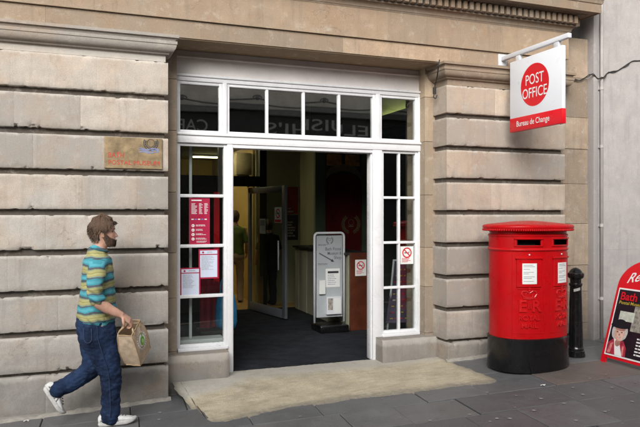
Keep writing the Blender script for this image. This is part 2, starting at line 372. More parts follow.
class B:
    def __init__(s): s.bm = bmesh.new()
    def quad(s, a, b, c, d, mi=0):
        f = s.bm.faces.new([s.bm.verts.new(p) for p in (a, b, c, d)]); f.material_index = mi; return f
    def box(s, x0, x1, y0, y1, z0, z1, mi=0, bev=0.0, mat=None, seg=2):
        r = bmesh.ops.create_cube(s.bm, size=1.0)
        vs = r['verts']
        for v in vs:
            v.co = Vector((x0 + (v.co.x + .5) * (x1 - x0), y0 + (v.co.y + .5) * (y1 - y0), z0 + (v.co.z + .5) * (z1 - z0)))
        es = set(e for v in vs for e in v.link_edges); fs = set(f for v in vs for f in v.link_faces)
        for f in fs: f.material_index = mi
        if bev > 0:
            r2 = bmesh.ops.bevel(s.bm, geom=list(es), offset=bev, segments=seg, affect='EDGES', profile=.5)
            for f in r2['faces']: f.material_index = mi
            vs = list(set(v for f in r2['faces'] for v in f.verts) | set(v for v in vs if v.is_valid))
        if mat is not None:
            for v in vs:
                if v.is_valid: v.co = mat @ v.co
        return s
    def ring(s, pts): return [s.bm.verts.new(p) for p in pts]
    def bridge(s, r0, r1, mi=0, closed=True):
        n = len(r0)
        for i in range(n if closed else n - 1):
            j = (i + 1) % n
            try:
                f = s.bm.faces.new((r0[i], r0[j], r1[j], r1[i])); f.material_index = mi
            except ValueError: pass
    def cap(s, r, mi=0, flip=False):
        try:
            f = s.bm.faces.new(r[::-1] if flip else r); f.material_index = mi
        except ValueError: pass
    def tube(s, pts, r, seg=10, mi=0, caps=True):
        pts = [Vector(p) for p in pts]; n = len(pts)
        rs = r if isinstance(r, (list, tuple)) else [r] * n
        prev = None; rings = []
        for i in range(n):
            t = (pts[min(i + 1, n - 1)] - pts[max(i - 1, 0)]).normalized()
            if prev is None:
                a = t.cross(Vector((0, 0, 1)))
                if a.length < .1: a = t.cross(Vector((1, 0, 0)))
                a.normalize()
            else: a = (prev - t * prev.dot(t)).normalized()
            prev = a; b = t.cross(a)
            rings.append(s.ring([pts[i] + a * (rs[i] * cos(2 * pi * k / seg)) + b * (rs[i] * sin(2 * pi * k / seg)) for k in range(seg)]))
        for i in range(n - 1): s.bridge(rings[i], rings[i + 1], mi)
        if caps: s.cap(rings[0], mi, True); s.cap(rings[-1], mi)
        return s
    def lathe(s, prof, c=(0, 0, 0), seg=32, mi=0):
        rings = []
        for r, z in prof:
            rings.append(s.ring([(c[0] + r * cos(2 * pi * k / seg), c[1] + r * sin(2 * pi * k / seg), c[2] + z) for k in range(seg)]))
        for i in range(len(rings) - 1): s.bridge(rings[i], rings[i + 1], mi)
        s.cap(rings[0], mi, True); s.cap(rings[-1], mi); return s
    def prism(s, pts, axis, a, b, mi=0):
        """extrude a 2D polygon along an axis: 'x' (pts are y,z), 'y' (pts are x,z), 'z' (pts are x,y)"""
        def P(p, w):
            return {'x': (w, p[0], p[1]), 'y': (p[0], w, p[1]), 'z': (p[0], p[1], w)}[axis]
        r0 = s.ring([P(p, a) for p in pts]); r1 = s.ring([P(p, b) for p in pts])
        s.bridge(r0, r1, mi); s.cap(r0, mi, True); s.cap(r1, mi); return s
    def disc(s, c, ax, ay, r0, r1, a0=0, a1=2 * pi, seg=40, mi=0):
        """flat ring (or disc when r0 == 0) about c in the plane of ax, ay"""
        c = Vector(c); full = abs(a1 - a0 - 2 * pi) < 1e-6
        ks = range(seg if full else seg + 1)
        A = [a0 + (a1 - a0) * k / seg for k in ks]
        ro = s.ring([c + ax * (r1 * cos(t)) + ay * (r1 * sin(t)) for t in A])
        if r0 <= 0: s.cap(ro, mi)
        else:
            ri = s.ring([c + ax * (r0 * cos(t)) + ay * (r0 * sin(t)) for t in A])
            s.bridge(ri, ro, mi, full)
        return s
    def sphere(s, c, r, seg=16, rings=10, mi=0, sc=(1, 1, 1)):
        R = bmesh.ops.create_uvsphere(s.bm, u_segments=seg, v_segments=rings, radius=1.0)
        for v in R['verts']: v.co = Vector((c[0] + v.co.x * r * sc[0], c[1] + v.co.y * r * sc[1], c[2] + v.co.z * r * sc[2]))
        for f in set(f for v in R['verts'] for f in v.link_faces): f.material_index = mi
        return s
    def mesh(s, verts, faces, mi=0):
        vs = [s.bm.verts.new(v) for v in verts]
        for f in faces:
            try: q = s.bm.faces.new([vs[i] for i in f]); q.material_index = mi
            except ValueError: pass
        return s
    def fix(s):
        bmesh.ops.recalc_face_normals(s.bm, faces=s.bm.faces); return s

_tc = {}
def text_geo(body, size, align='CENTER', extrude=0.0, bold=0.0, spacing=1.0, shear=0.0):
    key = (body, size, align, extrude, bold, spacing, shear)
    if key in _tc: return _tc[key]
    cu = bpy.data.curves.new('txt', 'FONT'); cu.body = body; cu.size = size; cu.align_x = align
    cu.extrude = extrude; cu.offset = bold * size; cu.space_character = spacing; cu.resolution_u = 4; cu.shear = shear
    ob = bpy.data.objects.new('txt', cu); COL.objects.link(ob)
    dg = bpy.context.evaluated_depsgraph_get()
    me = bpy.data.meshes.new_from_object(ob.evaluated_get(dg))
    vs = [v.co.copy() for v in me.vertices]; fs = [tuple(p.vertices) for p in me.polygons]
    COL.objects.unlink(ob); bpy.data.objects.remove(ob); bpy.data.curves.remove(cu); bpy.data.meshes.remove(me)
    _tc[key] = (vs, fs); return vs, fs
def text_on(b, body, size, o, ax, ay, an, off=.002, mi=0, width=None, **kw):
    """lay text on a plane: origin o, along ax, up ay, pushed off along an"""
    vs, fs = text_geo(body, size, **kw)
    if not vs: return
    k = 1.0
    if width:
        xs = [v.x for v in vs]; k = width / (max(xs) - min(xs))
    o = Vector(o)
    b.mesh([o + ax * (v.x * k) + ay * v.y + an * (off + v.z) for v in vs], fs, mi)
def bars(b, o, ax, ay, an, w, h, n, mi=0, off=.002, fill=.5, seed=1):
    """rows of unreadable small print as thin flat strips"""
    rnd = random.Random(seed); o = Vector(o)
    for i in range(n):
        y1 = h * (1 - i / n); y0 = y1 - h / n * fill
        x = 0; end = w * rnd.uniform(.55, 1)
        while x < end:
            x2 = min(end, x + w * rnd.uniform(.07, .22))
            b.quad(o + ax * x + ay * y0 + an * off, o + ax * x2 + ay * y0 + an * off, o + ax * x2 + ay * y1 + an * off, o + ax * x + ay * y1 + an * off, mi)
            x = x2 + w * .03
X_, Y_, Z_ = Vector((1, 0, 0)), Vector((0, 1, 0)), Vector((0, 0, 1))
NY = Vector((0, -1, 0)); NX = Vector((-1, 0, 0))

def fn(p, s): return noise.noise(Vector(p) * s)

# ------------------------------------------------------------------ ground, pavement, road
HX0, HX1, HY0, HY1 = -1.4, 7.0, .30, 10.0
def ground_sheet():
    b = B(); xs = [-200, HX0, HX1, 200]; ys = [-200, HY0, HY1, 200]
    for i in range(3):
        for j in range(3):
            if i == 1 and j == 1: continue
            q = [(xs[i], ys[j]), (xs[i + 1], ys[j]), (xs[i + 1], ys[j + 1]), (xs[i], ys[j + 1])]
            b.quad(*[(x, y, gz(x, y) - .17) for x, y in q])
    o = obj('ground', b, M['paving']); o['kind'] = 'structure'
    b = B()
    for x0 in range(-60, 60, 4):
        b.quad(*[(x, y, gz(x, y) - .155) for x, y in ((x0, -9.0), (x0 + 4, -9.0), (x0 + 4, -3.4), (x0, -3.4))])
    o = obj('road', b, mk('asphalt', (.05, .05, .052), .8, .2, 6, .6, 150)); o['kind'] = 'structure'
    b = B()
    for k in range(-12, 16):
        x = k * .92
        P = [(x + .004, -3.4), (x + .916, -3.4), (x + .916, -3.26), (x + .004, -3.26)]
        r0 = b.ring([(p[0], p[1], gz(*p) - .2) for p in P]); r1 = b.ring([(p[0], p[1], gz(*p) + .003) for p in P])
        b.bridge(r0, r1); b.cap(r1)
    bmesh.ops.bevel(b.bm, geom=[e for e in b.bm.edges if abs(e.verts[0].co.z - e.verts[1].co.z) < .1], offset=.012, segments=2, affect='EDGES')
    o = obj('kerb', b, M['cement']); o['kind'] = 'structure'
ground_sheet()

def slabs():
    b = B(); lay = b.bm.faces.layers.float.new('tint')
    rnd = random.Random(5); ang = radians(-4.0); ca, sa = cos(ang), sin(ang); piv = (3.2, 0)
    def W(p, q): return (piv[0] + p * ca - q * sa, piv[1] + p * sa + q * ca)
    q = 1.05; rows = []
    hts = [.62, .47, .52, .60, .45, .55, .6, .5, .55, .6, .5]
    for h in hts:
        rows.append((q - h, q)); q -= h
    for q0, q1 in rows:
        p = -12.0 + rnd.random() * .6
        while p < 12:
            w = rnd.choice([.48, .6, .72, .88, .95]); g = .0045
            t = rnd.random() * .8
            x, y = W(p + w / 2, (q0 + q1) / 2)
            if 4.05 < x < 5.2 and -1.15 < y < .1: t = .86 + .14 * rnd.random()
            dz = rnd.uniform(-.004, .004); tx, ty = rnd.uniform(-.004, .004), rnd.uniform(-.004, .004)
            P = [(p + g, q0 + g), (p + w - g, q0 + g), (p + w - g, q1 - g), (p + g, q1 - g)]
            c = .006
            Pi = [(p + g + c, q0 + g + c), (p + w - g - c, q0 + g + c), (p + w - g - c, q1 - g - c), (p + g + c, q1 - g - c)]
            def z(pp, off):
                xx, yy = W(*pp); return (xx, yy, gz(xx, yy) + off + dz + tx * (pp[0] - p) + ty * (pp[1] - q0))
            r0 = b.ring([z(a, -.03) for a in P]); r1 = b.ring([z(a, -.004) for a in P]); r2 = b.ring([z(a, 0) for a in Pi])
            nb = len(b.bm.faces)
            b.bridge(r0, r1); b.bridge(r1, r2); b.cap(r2)
            b.bm.faces.ensure_lookup_table()
            for f in b.bm.faces[nb:]: f[lay] = t
            p += w
    for co, no in (((0, .12, 0), (0, 1, 0)), ((0, -3.25, 0), (0, -1, 0))):
        bmesh.ops.bisect_plane(b.bm, geom=b.bm.verts[:] + b.bm.edges[:] + b.bm.faces[:], plane_co=co, plane_no=no, clear_outer=True)
    # sanded bed that fills the joints
    nb = len(b.bm.faces)
    b.quad(*[(x, y, gz(x, y) - .009) for x, y in ((-9, -3.25), (13, -3.25), (13, .12), (-9, .12))], mi=1)
    o = obj('pavement', b, [M['paving'], mk('joint_grit', (.022, .021, .02), .95, .3, 40)])
    o['kind'] = 'structure'
slabs()

def apron():
    """worn buff concrete ramp in front of the entrance, with a ragged front edge"""
    b = B(); lay = b.bm.faces.layers.float.new('tint'); rim = b.bm.faces.layers.float.new('rim')
    edge = [atG(187, 412), atG(193, 426), atG(215, 424.5), atG(240, 419), atG(290, 408.5), atG(330, 403.5), atG(352, 399), atG(380, 397), atG(420, 392), atG(452, 388.5), atG(490, 384), atG(505, 380)]
    ex = [p.x for p in edge]; ey = [p.y for p in edge]
    def front(x):
        if x <= ex[0]: return ey[0]
        for i in range(len(ex) - 1):
            if ex[i] <= x <= ex[i + 1]:
                t = (x - ex[i]) / (ex[i + 1] - ex[i] + 1e-9); return ey[i] + (ey[i + 1] - ey[i]) * t
        return ey[-1]
    x0, x1 = .845, ex[-1]; nx, ny = 320, 26; grid = []
    for i in range(nx + 1):
        x = x0 + (x1 - x0) * i / nx
        f = front(x) + .022 * fn((x, 3, 0), 3.1) + .018 * fn((x, 9, 0), 11) + .014 * fn((x, 5, 0), 34) + .010 * fn((x, 7, 0), 70) + .08 * max(0, fn((x, 21, 0), 5) - .30)
        row = []
        for j in range(ny + 1):
            t = j / ny; y = f + (.42 - f) * (t ** 1.1)
            xx = x + (.03 * fn((x, y, 2), 9) if i == 0 else 0) + (1 - i / nx) ** 6 * (1 - t) ** .7 * (ex[0] + .05 - x0)
            ramp_t = max(0, min(1, (y + .55) / .8)); ramp_t = ramp_t * ramp_t * (3 - 2 * ramp_t)
            base = gz(x, y) + .009
            zz = base + (max(.128, gz(x, y) + .004) - base) * ramp_t + .004 * fn((x, y, 0), 7) + .002 * fn((x, y, 0), 30)
            if t < .7: zz -= .014 * max(0, 1 - i / 16, 1 - (nx - i) / 20)
            if j == 0: zz = gz(x, y) - .01
            row.append(b.bm.verts.new((xx, y, zz)))
        grid.append(row)
    for i in range(nx):
        for j in range(ny):
            f = b.bm.faces.new((grid[i][j], grid[i + 1][j], grid[i + 1][j + 1], grid[i][j + 1]))
            yc = grid[i][j].co.y; xc = grid[i][j].co.x
            f[lay] = max(0, min(1, (yc + .22) / .40)) * .85 + (.45 if j < 1 else 0) + max(0, min(1, (1.60 - xc) * 1.6)) * max(0, min(1, (yc + .34) / .25)) * 1.1 + max(0, (xc - 3.7)) * .4
            f[rim] = max(max(0, 1 - j / 4.0), max(0, .8 - i / 12.0), max(0, 1 - (nx - i) / 25.0)); f.smooth = True
    o = obj('concrete_apron', b, M['apron']); o['kind'] = 'structure'
apron()

# ------------------------------------------------------------------ the post office building
PO = thing('post_office_building', 'weathered honey stone post office front with banded piers and white timber shopfront', 'building', (2.35, .3, .1))
PX_L, PX_R0, PX_R1 = .848, 3.824, 5.423
WY = .40                       # shopfront plane

def block(b, lay, x0, x1, z0, z1, yf, yb, seed, step=.018, wear=1.0):
    """one rusticated stone: a bar with softly rounded, chipped arrises"""
    n = max(2, int((x1 - x0) / step)); off = seed * 7.31
    prof = [(yb, z0, 0), (yf + .007, z0, 1), (yf + .002, z0 + .002, 1), (yf, z0 + .007, .7), (yf, z0 + .03, 0)]
    k = 5
    for i in range(1, k): prof.append((yf, z0 + .03 + (z1 - z0 - .06) * i / k, 0))
    prof += [(yf, z1 - .03, 0), (yf, z1 - .007, .7), (yf + .002, z1 - .002, 1), (yf + .007, z1, 1), (yb, z1, 0)]
    tint = random.Random(seed).random(); rings = []
    for i in range(n + 1):
        x = x0 + (x1 - x0) * i / n
        endt = min(i, n - i); r = []
        for (y, z, w) in prof:
            yy, zz = y, z
            if w > 0:
                c = fn((x, z * 3 + off, off), 22) ; c2 = fn((x, z + off, off * 2), 55)
                chip = max(0, c * .9 + c2 * .7 + .5 * fn((x, z, off), 4) - .40) * .040 * wear
                up = 1 if z > (z0 + z1) / 2 else -1
                yy += w * (chip + .003 * c2); zz -= up * w * (chip * .6 + .0015 * c)
            elif y == yf:
                yy += .0012 * fn((x, z, off), 5) + .0008 * fn((x, z, off), 22)
            if endt == 0 and y < yb: yy += .002
            r.append(b.bm.verts.new((x, yy, zz)))
        rings.append(r)
    nb = len(b.bm.faces)
    for i in range(n): b.bridge(rings[i], rings[i + 1], 0, False)
    b.cap(rings[0], 0, True); b.cap(rings[-1], 0)
    b.bm.faces.ensure_lookup_table()
    for f in b.bm.faces[nb:]: f[lay] = tint; f.smooth = False

def pier(x0, x1, joints, seed0, plinth_end=0.0):
    b = B(); lay = b.bm.faces.layers.float.new('tint')
    sd = seed0
    for k in range(-1, 7):
        zt = 2.788 - .353 * k; zb = 2.840 - .353 * (k + 1)
        if k == -1: zt = 3.140
        xs = [x0] + joints[k % len(joints)] + [x1]
        for i in range(len(xs) - 1):
            sd += 1; block(b, lay, xs[i] + (.0003 if i else 0), xs[i + 1] - (.0003 if i < len(xs) - 2 else 0), zb, zt, 0.0, .42, sd)
    # plinth course
    xs = [x0] + joints[3 % len(joints)] + [x1 + plinth_end]
    for i in range(len(xs) - 1):
        sd += 1; block(b, lay, xs[i], xs[i + 1] - .001, gz(x0) - .25, .338, -.022, .42, sd, wear=1.5)
    b.fix(); return b
# vertical joints of the courses, top to bottom
jl = [[-2.6, -1.6, -.45, .085], [-2.2, -1.2, -.3, .30], [-2.5, -1.4, -.62, .10, .57], [-2.1, -1.1, -.2, .33], [-2.4, -1.5, -.5, .115], [-2.2, -1.0, -.1, .42], [-2.5, -1.5, -.62, .22]]
o = obj('banded_pier', pier(-3.2, PX_L, jl, 100), M['stone'], PO, smooth=35)
jr = [[4.32, 4.95], [4.15, 4.78], [4.40, 5.05], [4.22, 4.86], [4.45, 5.0]]
o = obj('banded_pier', pier(PX_R0, PX_R1, jr, 300), M['stone'], PO, smooth=35)

b = B()   # recessed cores behind the blocks: sooty channels, coloured darker to deepen their shade
b.box(-3.2, PX_L - .028, .050, .9, -.3, 3.38); obj('channel_core', b, M['stone_soot_shade'], PO)
b = B(); b.box(PX_R0 + .028, PX_R1 - .02, .050, .9, -.3, 3.38); obj('channel_core', b, M['stone_soot_shade'], PO)

for x0, x1 in ((PX_L - .05, .972), (3.722, PX_R0 + .05)):      # plain margins either side of the shopfront
    b = B(); lay = b.bm.faces.layers.float.new('tint')
    zz = [-.2, .40, .92, 1.36, 1.95, 2.55, 3.05, 3.379]
    for i in range(len(zz) - 1):
        nb = len(b.bm.faces); b.box(x0, x1, .292, .72, zz[i] + .0015, zz[i + 1] - .0015, bev=.004)
        b.bm.faces.ensure_lookup_table(); t = random.random()
        for f in b.bm.faces[nb:]: f[lay] = t
    obj('plain_margin', b, M['stone_margin'], PO)

def plinth(x0, x1, zt, seed):
    b = B(); n = 24; rows = []
    prof = [(.55, -.2), (.20, -.2), (.198, .1), (.200, zt - .05), (.207, zt - .02), (.222, zt - .004), (.25, zt + .002), (.55, zt + .006)]
    for i in range(n + 1):
        x = x0 + (x1 - x0) * i / n; e = min(i, n - i); r = []
        for (y, z) in prof:
            d = .010 * fn((x, z, seed), 8) + .006 * fn((x, z, seed), 25)
            chip = max(0, fn((x, z, seed + 4), 10) - .25) * .06 if z > zt - .06 and y < .26 else 0
            y2 = y + (d + chip + (.02 if e == 0 else 0) if y < .5 else 0)
            r.append(b.bm.verts.new((x + (.01 * fn((0, z, seed), 14) if e == 0 else 0), y2, z - chip * .5)))
        rows.append(r)
    for i in range(n): b.bridge(rows[i], rows[i + 1], 0, False)
    b.cap(rows[0]); b.cap(rows[-1]); b.fix(); return b
obj('window_plinth', plinth(PX_L - .04, 1.475, .372, 1), M['stone'], PO, smooth=40)
obj('window_plinth', plinth(3.16, PX_R0 + .03, .372, 2), M['stone'], PO, smooth=40)

for xa, xb, y0 in ((-3.2, .87, -.022), (3.80, 5.46, -.022)):      # cement fillet at the foot of the piers
    b = B()
    n = int((xb - xa) / .03); rows = []
    for i in range(n + 1):
        x = xa + (xb - xa) * i / n
        w = .035 + .03 * fn((x, 1, 1), 4) + .02 * fn((x, 2, 1), 14); h = .030 + .02 * fn((x, 5, 1), 5) + .012 * fn((x, 3, 1), 20)
        g = gz(x, y0)
        rows.append(b.ring([(x, y0 + .01, g + max(.004, h)), (x, y0 - w * .4, g + max(.003, h * .5)), (x, y0 - max(.01, w), g + .001), (x, y0 - max(.01, w), g - .01)]))
    for i in range(n): b.bridge(rows[i], rows[i + 1], 0, False)
    obj('cement_fillet', b, M['cement'], PO, smooth=True)

# capitals over the piers, with returns into the opening
def moulded(prof, x0, x1, end_l, end_r, yback):
    """sweep a (projection, z) profile along the front and mitre it back at free ends"""
    b = B(); path = []
    rows = []
    def ringat(kind):
        out = []
        for p, z in prof:
            if kind == 'Lb': out.append((x0 - p, yback, z))
            elif kind == 'L': out.append((x0 - (p if end_l else 0), -p, z))
            elif kind == 'R': out.append((x1 + (p if end_r else 0), -p, z))
            elif kind == 'Rb': out.append((x1 + p, yback, z))
        return b.ring(out)
    kinds = (['Lb'] if end_l else []) + ['L', 'R'] + (['Rb'] if end_r else [])
    rows = [ringat(k) for k in kinds]
    for i in range(len(rows) - 1): b.bridge(rows[i], rows[i + 1], 0, False)
    b.fix(); return b
capprof = [(-.02, 3.145), (-.02, 3.205), (.006, 3.212), (.012, 3.225)] + [(.018 + .05 * sin(t * pi / 2), 3.228 + .062 * (1 - cos(t * pi / 2))) for t in [i / 7 for i in range(8)]] + [(.075, 3.295), (.075, 3.322), (.058, 3.326), (.066, 3.345), (.088, 3.352), (.088, 3.379), (-.3, 3.379)]
obj('pier_capital', moulded(capprof, -3.2, PX_L, False, True, .35), M['stone'], PO, smooth=30)
obj('pier_capital', moulded(capprof, PX_R0, PX_R1, True, True, .35), M['stone_warm'], PO, smooth=30)

# lintel: two fasciae, frieze, bed mould, dentils, cornice
def fascia(z0, z1, yf, x1, joints, seed):
    b = B(); lay = b.bm.faces.layers.float.new('tint'); xs = [-3.2] + joints + [x1]
    for i in range(len(xs) - 1):
        nb = len(b.bm.faces); b.box(xs[i] + .0003, xs[i + 1] - .0003, yf, .75, z0, z1, bev=.0012)
        b.bm.faces.ensure_lookup_table(); t = random.Random(seed + i).random()
        for f in b.bm.faces[nb:]: f[lay] = t
    return b
obj('architrave', fascia(3.381, 3.545, -.004, 5.43, [-1.7, -.2, 1.15, 2.6, 4.0], 11), M['stone_warm'], PO)
b = fascia(3.547, 3.846, -.028, 5.455, [-2.0, -.6, .2, 1.75, 3.1, 4.5], 31)
obj('frieze', b, M['stone_warm'], PO)
b = B(); b.box(PX_L + .004, PX_R0 - .004, .01, .70, 3.371, 3.3835)
obj('soffit', b, M['soffit'], PO)
corn = [(-.2, 3.8475), (.028, 3.8475), (.034, 3.862)] + [(.04 + .045 * (1 - cos(t * pi / 2)), 3.866 + .05 * sin(t * pi / 2)) for t in [i / 6 for i in range(7)]] + [(.09, 3.925), (.09, 4.03), (.15, 4.034), (.165, 4.05), (.25, 4.052), (.25, 4.045), (.27, 4.045), (.27, 4.14), (.28, 4.146)] + [(.285 + .08 * (t - .15 * sin(t * 2 * pi)), 4.17 + .10 * t) for t in [i / 7 for i in range(8)]] + [(.38, 4.275), (.38, 4.295), (-.1, 4.36)]
obj('cornice', moulded(corn, -3.2, 5.44, False, True, .5), M['stone_warm'], PO, smooth=30)
b = B(); b.box(-1.0, 5.5, -.094, -.088, 3.93, 4.029); obj('dentil_shade_strip', b, M['stone_soot_shade'], PO)  # dark strip standing in for the shadow between the dentils
b = B(); lay = b.bm.faces.layers.float.new('tint'); x = -1.0; i = 0
while x < 5.5:
    b.box(x, x + .047, -.150, -.0935, 3.936, 4.028, bev=.004, seg=1); x += .0785; i += 1
obj('dentil_course', b, M['stone_warm'], PO)
b = B(); lay = b.bm.faces.layers.float.new('tint'); y = -.06
while y < .4:
    b.box(5.528, 5.59, y, y + .05, 3.936, 4.028, bev=.004, seg=1); y += .0785
obj('dentil_course', b, M['stone_warm'], PO)
b = B(); b.box(-3.2, 5.44, .0, .8, 4.2, 7.4); obj('upper_wall', b, M['stone'], PO)

# stained strip at the end of the pier and the grey neighbour
XS = UX(590, .10)
b = B(); lay = b.bm.faces.layers.float.new('tint'); zz = [-.2, .42, .80, 1.12, 1.62, 2.1, 2.52, 2.9, 3.38, 3.86]
rows = []
for i in range(len(zz) - 1):
    nb = len(b.bm.faces); b.box(PX_R1 - .03, XS + .02, .128 + .004 * (i % 3), .8, zz[i] + .0015, zz[i + 1] - .0015, bev=.004)
    b.bm.faces.ensure_lookup_table(); t = random.random()
    for f in b.bm.faces[nb:]: f[lay] = t
obj('stained_strip', b, M['dirtstrip'], PO)

# ---- timber shopfront
FX0, FX1 = .972, 3.722
def xw(u): return UX(u, WY)
LJ0, LJ1 = xw(227.2), xw(233.0)        # door posts
RJ0, RJ1 = xw(372.8), xw(382.0)
b = B()
b.box(FX0, FX1, WY + .004, WY + .13, 3.066, 3.120, bev=.004)               # head rail
b.box(FX0, FX1, WY - .012, WY + .14, 2.448, 2.536, bev=.006)               # transom bar
b.box(FX0, FX1, WY - .030, WY + .10, 2.523, 2.549, bev=.005)               # its drip mould
b.box(FX0, FX1, WY - .014, WY + .09, 3.108, 3.132, bev=.005)               # head mould
b.box(LJ0, LJ1, WY - .006, WY + .16, .10, 2.4485, bev=.006)
b.box(RJ0, RJ1, WY - .006, WY + .16, .10, 2.4485, bev=.006)
b.box(LJ1 - .002, LJ1 + .012, WY + .03, WY + .12, .10, 2.44, bev=.003)
b.box(RJ0 - .012, RJ0 + .002, WY + .03, WY + .12, .10, 2.44, bev=.003)
b.box(LJ1, RJ0, WY + .002, WY + .15, 2.412, 2.4475, bev=.004)              # door head
b.box(FX0, FX0 + .022, WY, WY + .13, .372, 3.066, bev=.004)
b.box(FX1 - .022, FX1, WY, WY + .13, .372, 3.066, bev=.004)
for xa, xb in ((FX0 + .02, LJ0 + .002), (RJ1 - .002, FX1 - .02)):
    b.box(xa, xb, WY - .035, WY + .13, .374, .404, bev=.006)               # sills
xm0, xm1 = xw(222.6), xw(227.0); xm2, xm3 = xw(376.0), xw(380.2)
b.box(xm0, xm1, WY - .003, WY + .13, 2.549, 3.066, bev=.005)               # transom mullions
b.box(xm2, xm3, WY - .003, WY + .13, 2.549, 3.066, bev=.005)
obj('shopfront_frame', b, M['white'], PO, smooth=30)
b = B(); b.box(FX0 - .03, FX1 + .03, WY + .028, WY + .2, 3.132, 3.3705, bev=.003)
b.box(FX0 - .03, FX1 + .03, WY + .012, WY + .03, 3.30, 3.318, bev=.004)
obj('signboard_panel', b, M['pinkwhite'], PO, smooth=30)

def window(x0, x1, z0, z1, st, xbars, zbars, gl, bar=.026):
    """sash with stiles, rails and glazing bars as one frame; each light's glass its own pane"""
    b = B(); ya, yb = WY + .018, WY + .085
    b.box(x0, x0 + st, ya, yb, z0, z1, bev=.004); b.box(x1 - st, x1, ya, yb, z0, z1, bev=.004)
    b.box(x0 + st - .002, x1 - st + .002, ya + .003, yb - .003, z0, z0 + st, bev=.004)
    b.box(x0 + st - .002, x1 - st + .002, ya + .003, yb - .003, z1 - st, z1, bev=.004)
    for x in xbars: b.box(x - bar * .42, x + bar * .42, ya + .008, yb - .008, z0 + st - .002, z1 - st + .002, bev=.004)
    for z in zbars: b.box(x0 + st - .002, x1 - st + .002, ya + .005, yb - .005, z - bar / 2, z + bar / 2, bev=.004)
    w = obj('window', b, M['white'], PO, smooth=30)
    xs = [x0 + st] + list(xbars) + [x1 - st]; zs = [z0 + st] + list(zbars) + [z1 - st]
    rnd = random.Random(int(x0 * 1000 + z0 * 100))
    for i in range(len(xs) - 1):
        for j in range(len(zs) - 1):
            p = B(); t1, t2 = rnd.uniform(-.0012, .0012), rnd.uniform(-.0012, .0012); y = WY + .052
            p.quad((xs[i], y - t1 - t2, zs[j]), (xs[i + 1], y + t1 - t2, zs[j]), (xs[i + 1], y + t1 + t2, zs[j + 1]), (xs[i], y - t1 + t2, zs[j + 1]))
            obj('pane', p, gl, w)
bz = [.912, 1.417, 1.921]
window(FX0 + .022, LJ0, .404, 2.448, .030, [], bz, M['glass'], .032)
window(RJ1, FX1 - .022, .404, 2.448, .030, [(RJ1 + FX1 - .022) / 2], bz, M['glass'], .028)
window(FX0 + .022, xm0, 2.549, 3.066, .030, [], [], M['glass_top'])
window(xm1, xm2, 2.549, 3.066, .030, [xw(267.9), xw(304.6), xw(340.2)], [], M['glass_top'], .034)
window(xm3, FX1 - .022, 2.549, 3.066, .030, [], [], M['glass'])

# ---- interior shell
FZ = .128
b = B()
b.box(-1.2, 6.6, .43, 4.62, FZ - .12, FZ); obj('lobby_floor', b, M['carpet'], PO)
b = B(); b.box(-1.2, 6.6, 4.623, 9.6, FZ - .12, FZ + .004); obj('hall_floor', b, M['tile'], PO)
b = B(); b.box(-1.2, 6.6, .56, 5.4, 3.703, 3.80); obj('lobby_ceiling', b, M['ceiling'], PO)
b = B(); b.box(-1.2, 6.6, 4.70, 9.6, 2.98, 3.06); obj('hall_ceiling', b, M['ceiling'], PO)
b = B()
b.box(-1.2, -1.1, .6, 9.6, FZ, 3.7); b.box(6.5, 6.6, .6, 9.6, FZ, 3.7)
b.box(-1.1, 6.5, .56, .64, 3.14, 3.7)                       # back of the front wall above the shopfront
b.box(-1.1, .93, .74, .80, FZ, 3.14); b.box(3.84, 6.5, .91, .97, FZ, 3.14)
obj('dark_side_wall', b, M['darkwall'], PO)
b = B(); b.box(-1.1, 3.12, 9.0, 9.1, FZ, 2.98); b.box(3.09, 3.13, 5.36, 9.0, FZ, 2.98); obj('yellow_back_wall', b, M['yellowwall'], PO)
# pale-green bulkhead high on the right of the lobby, dark ceiling below it
b = B(); b.box(4.2, 4.28, .66, 2.55, 3.035, 3.70); obj('green_bulkhead', b, M['palegreen'], PO)
b = B(); b.box(4.14, 6.5, .66, 4.45, 2.965, 3.03); b.box(4.09, 4.12, .66, 2.55, 2.93, 3.115); b.box(3.2, 6.4, 2.552, 2.6, 3.03, 3.70); obj('low_ceiling_and_baffle', b, M['darkframe'], PO)  # end wall and lip added to confine and hide the cove light
# partition to the counter hall: header, posts, upper openings
PY = 4.58
b = B()
b.box(-1.1, 3.12, PY, PY + .10, 2.20, 2.37)
b.box(3.0, 3.12, PY - .01, PY + .11, FZ, 3.70)
b.box(2.30, 2.36, PY - .005, PY + .105, FZ, 3.70)
b.box(1.62, 1.68, PY - .005, PY + .105, FZ, 3.70)
b.box(-1.1, 3.0, PY + .002, PY + .098, 2.90, 3.70)
obj('partition_frame', b, M['darkframe'], PO)
b = B(); b.box(-1.1, 2.30, PY + .03, PY + .07, FZ, 2.20)
obj('partition_panel', b, M['darkwall'], PO)
b = B(); b.quad((-1.1, PY + .05, 2.37), (2.33, PY + .05, 2.37), (2.33, PY + .05, 2.90), (-1.1, PY + .05, 2.90)); obj('dimming_pane', b, glass_mat('dimming_glass', (.20, .21, .18), 1.0, .02), PO)  # tinted pane added to dim the bright hall behind it
b = B(); b.box(3.12, 3.96, 5.24, 5.34, FZ, 3.7); b.box(3.95, 4.02, 4.5, 5.3, FZ, 3.7)
obj('olive_wall', b, M['olive'], PO)
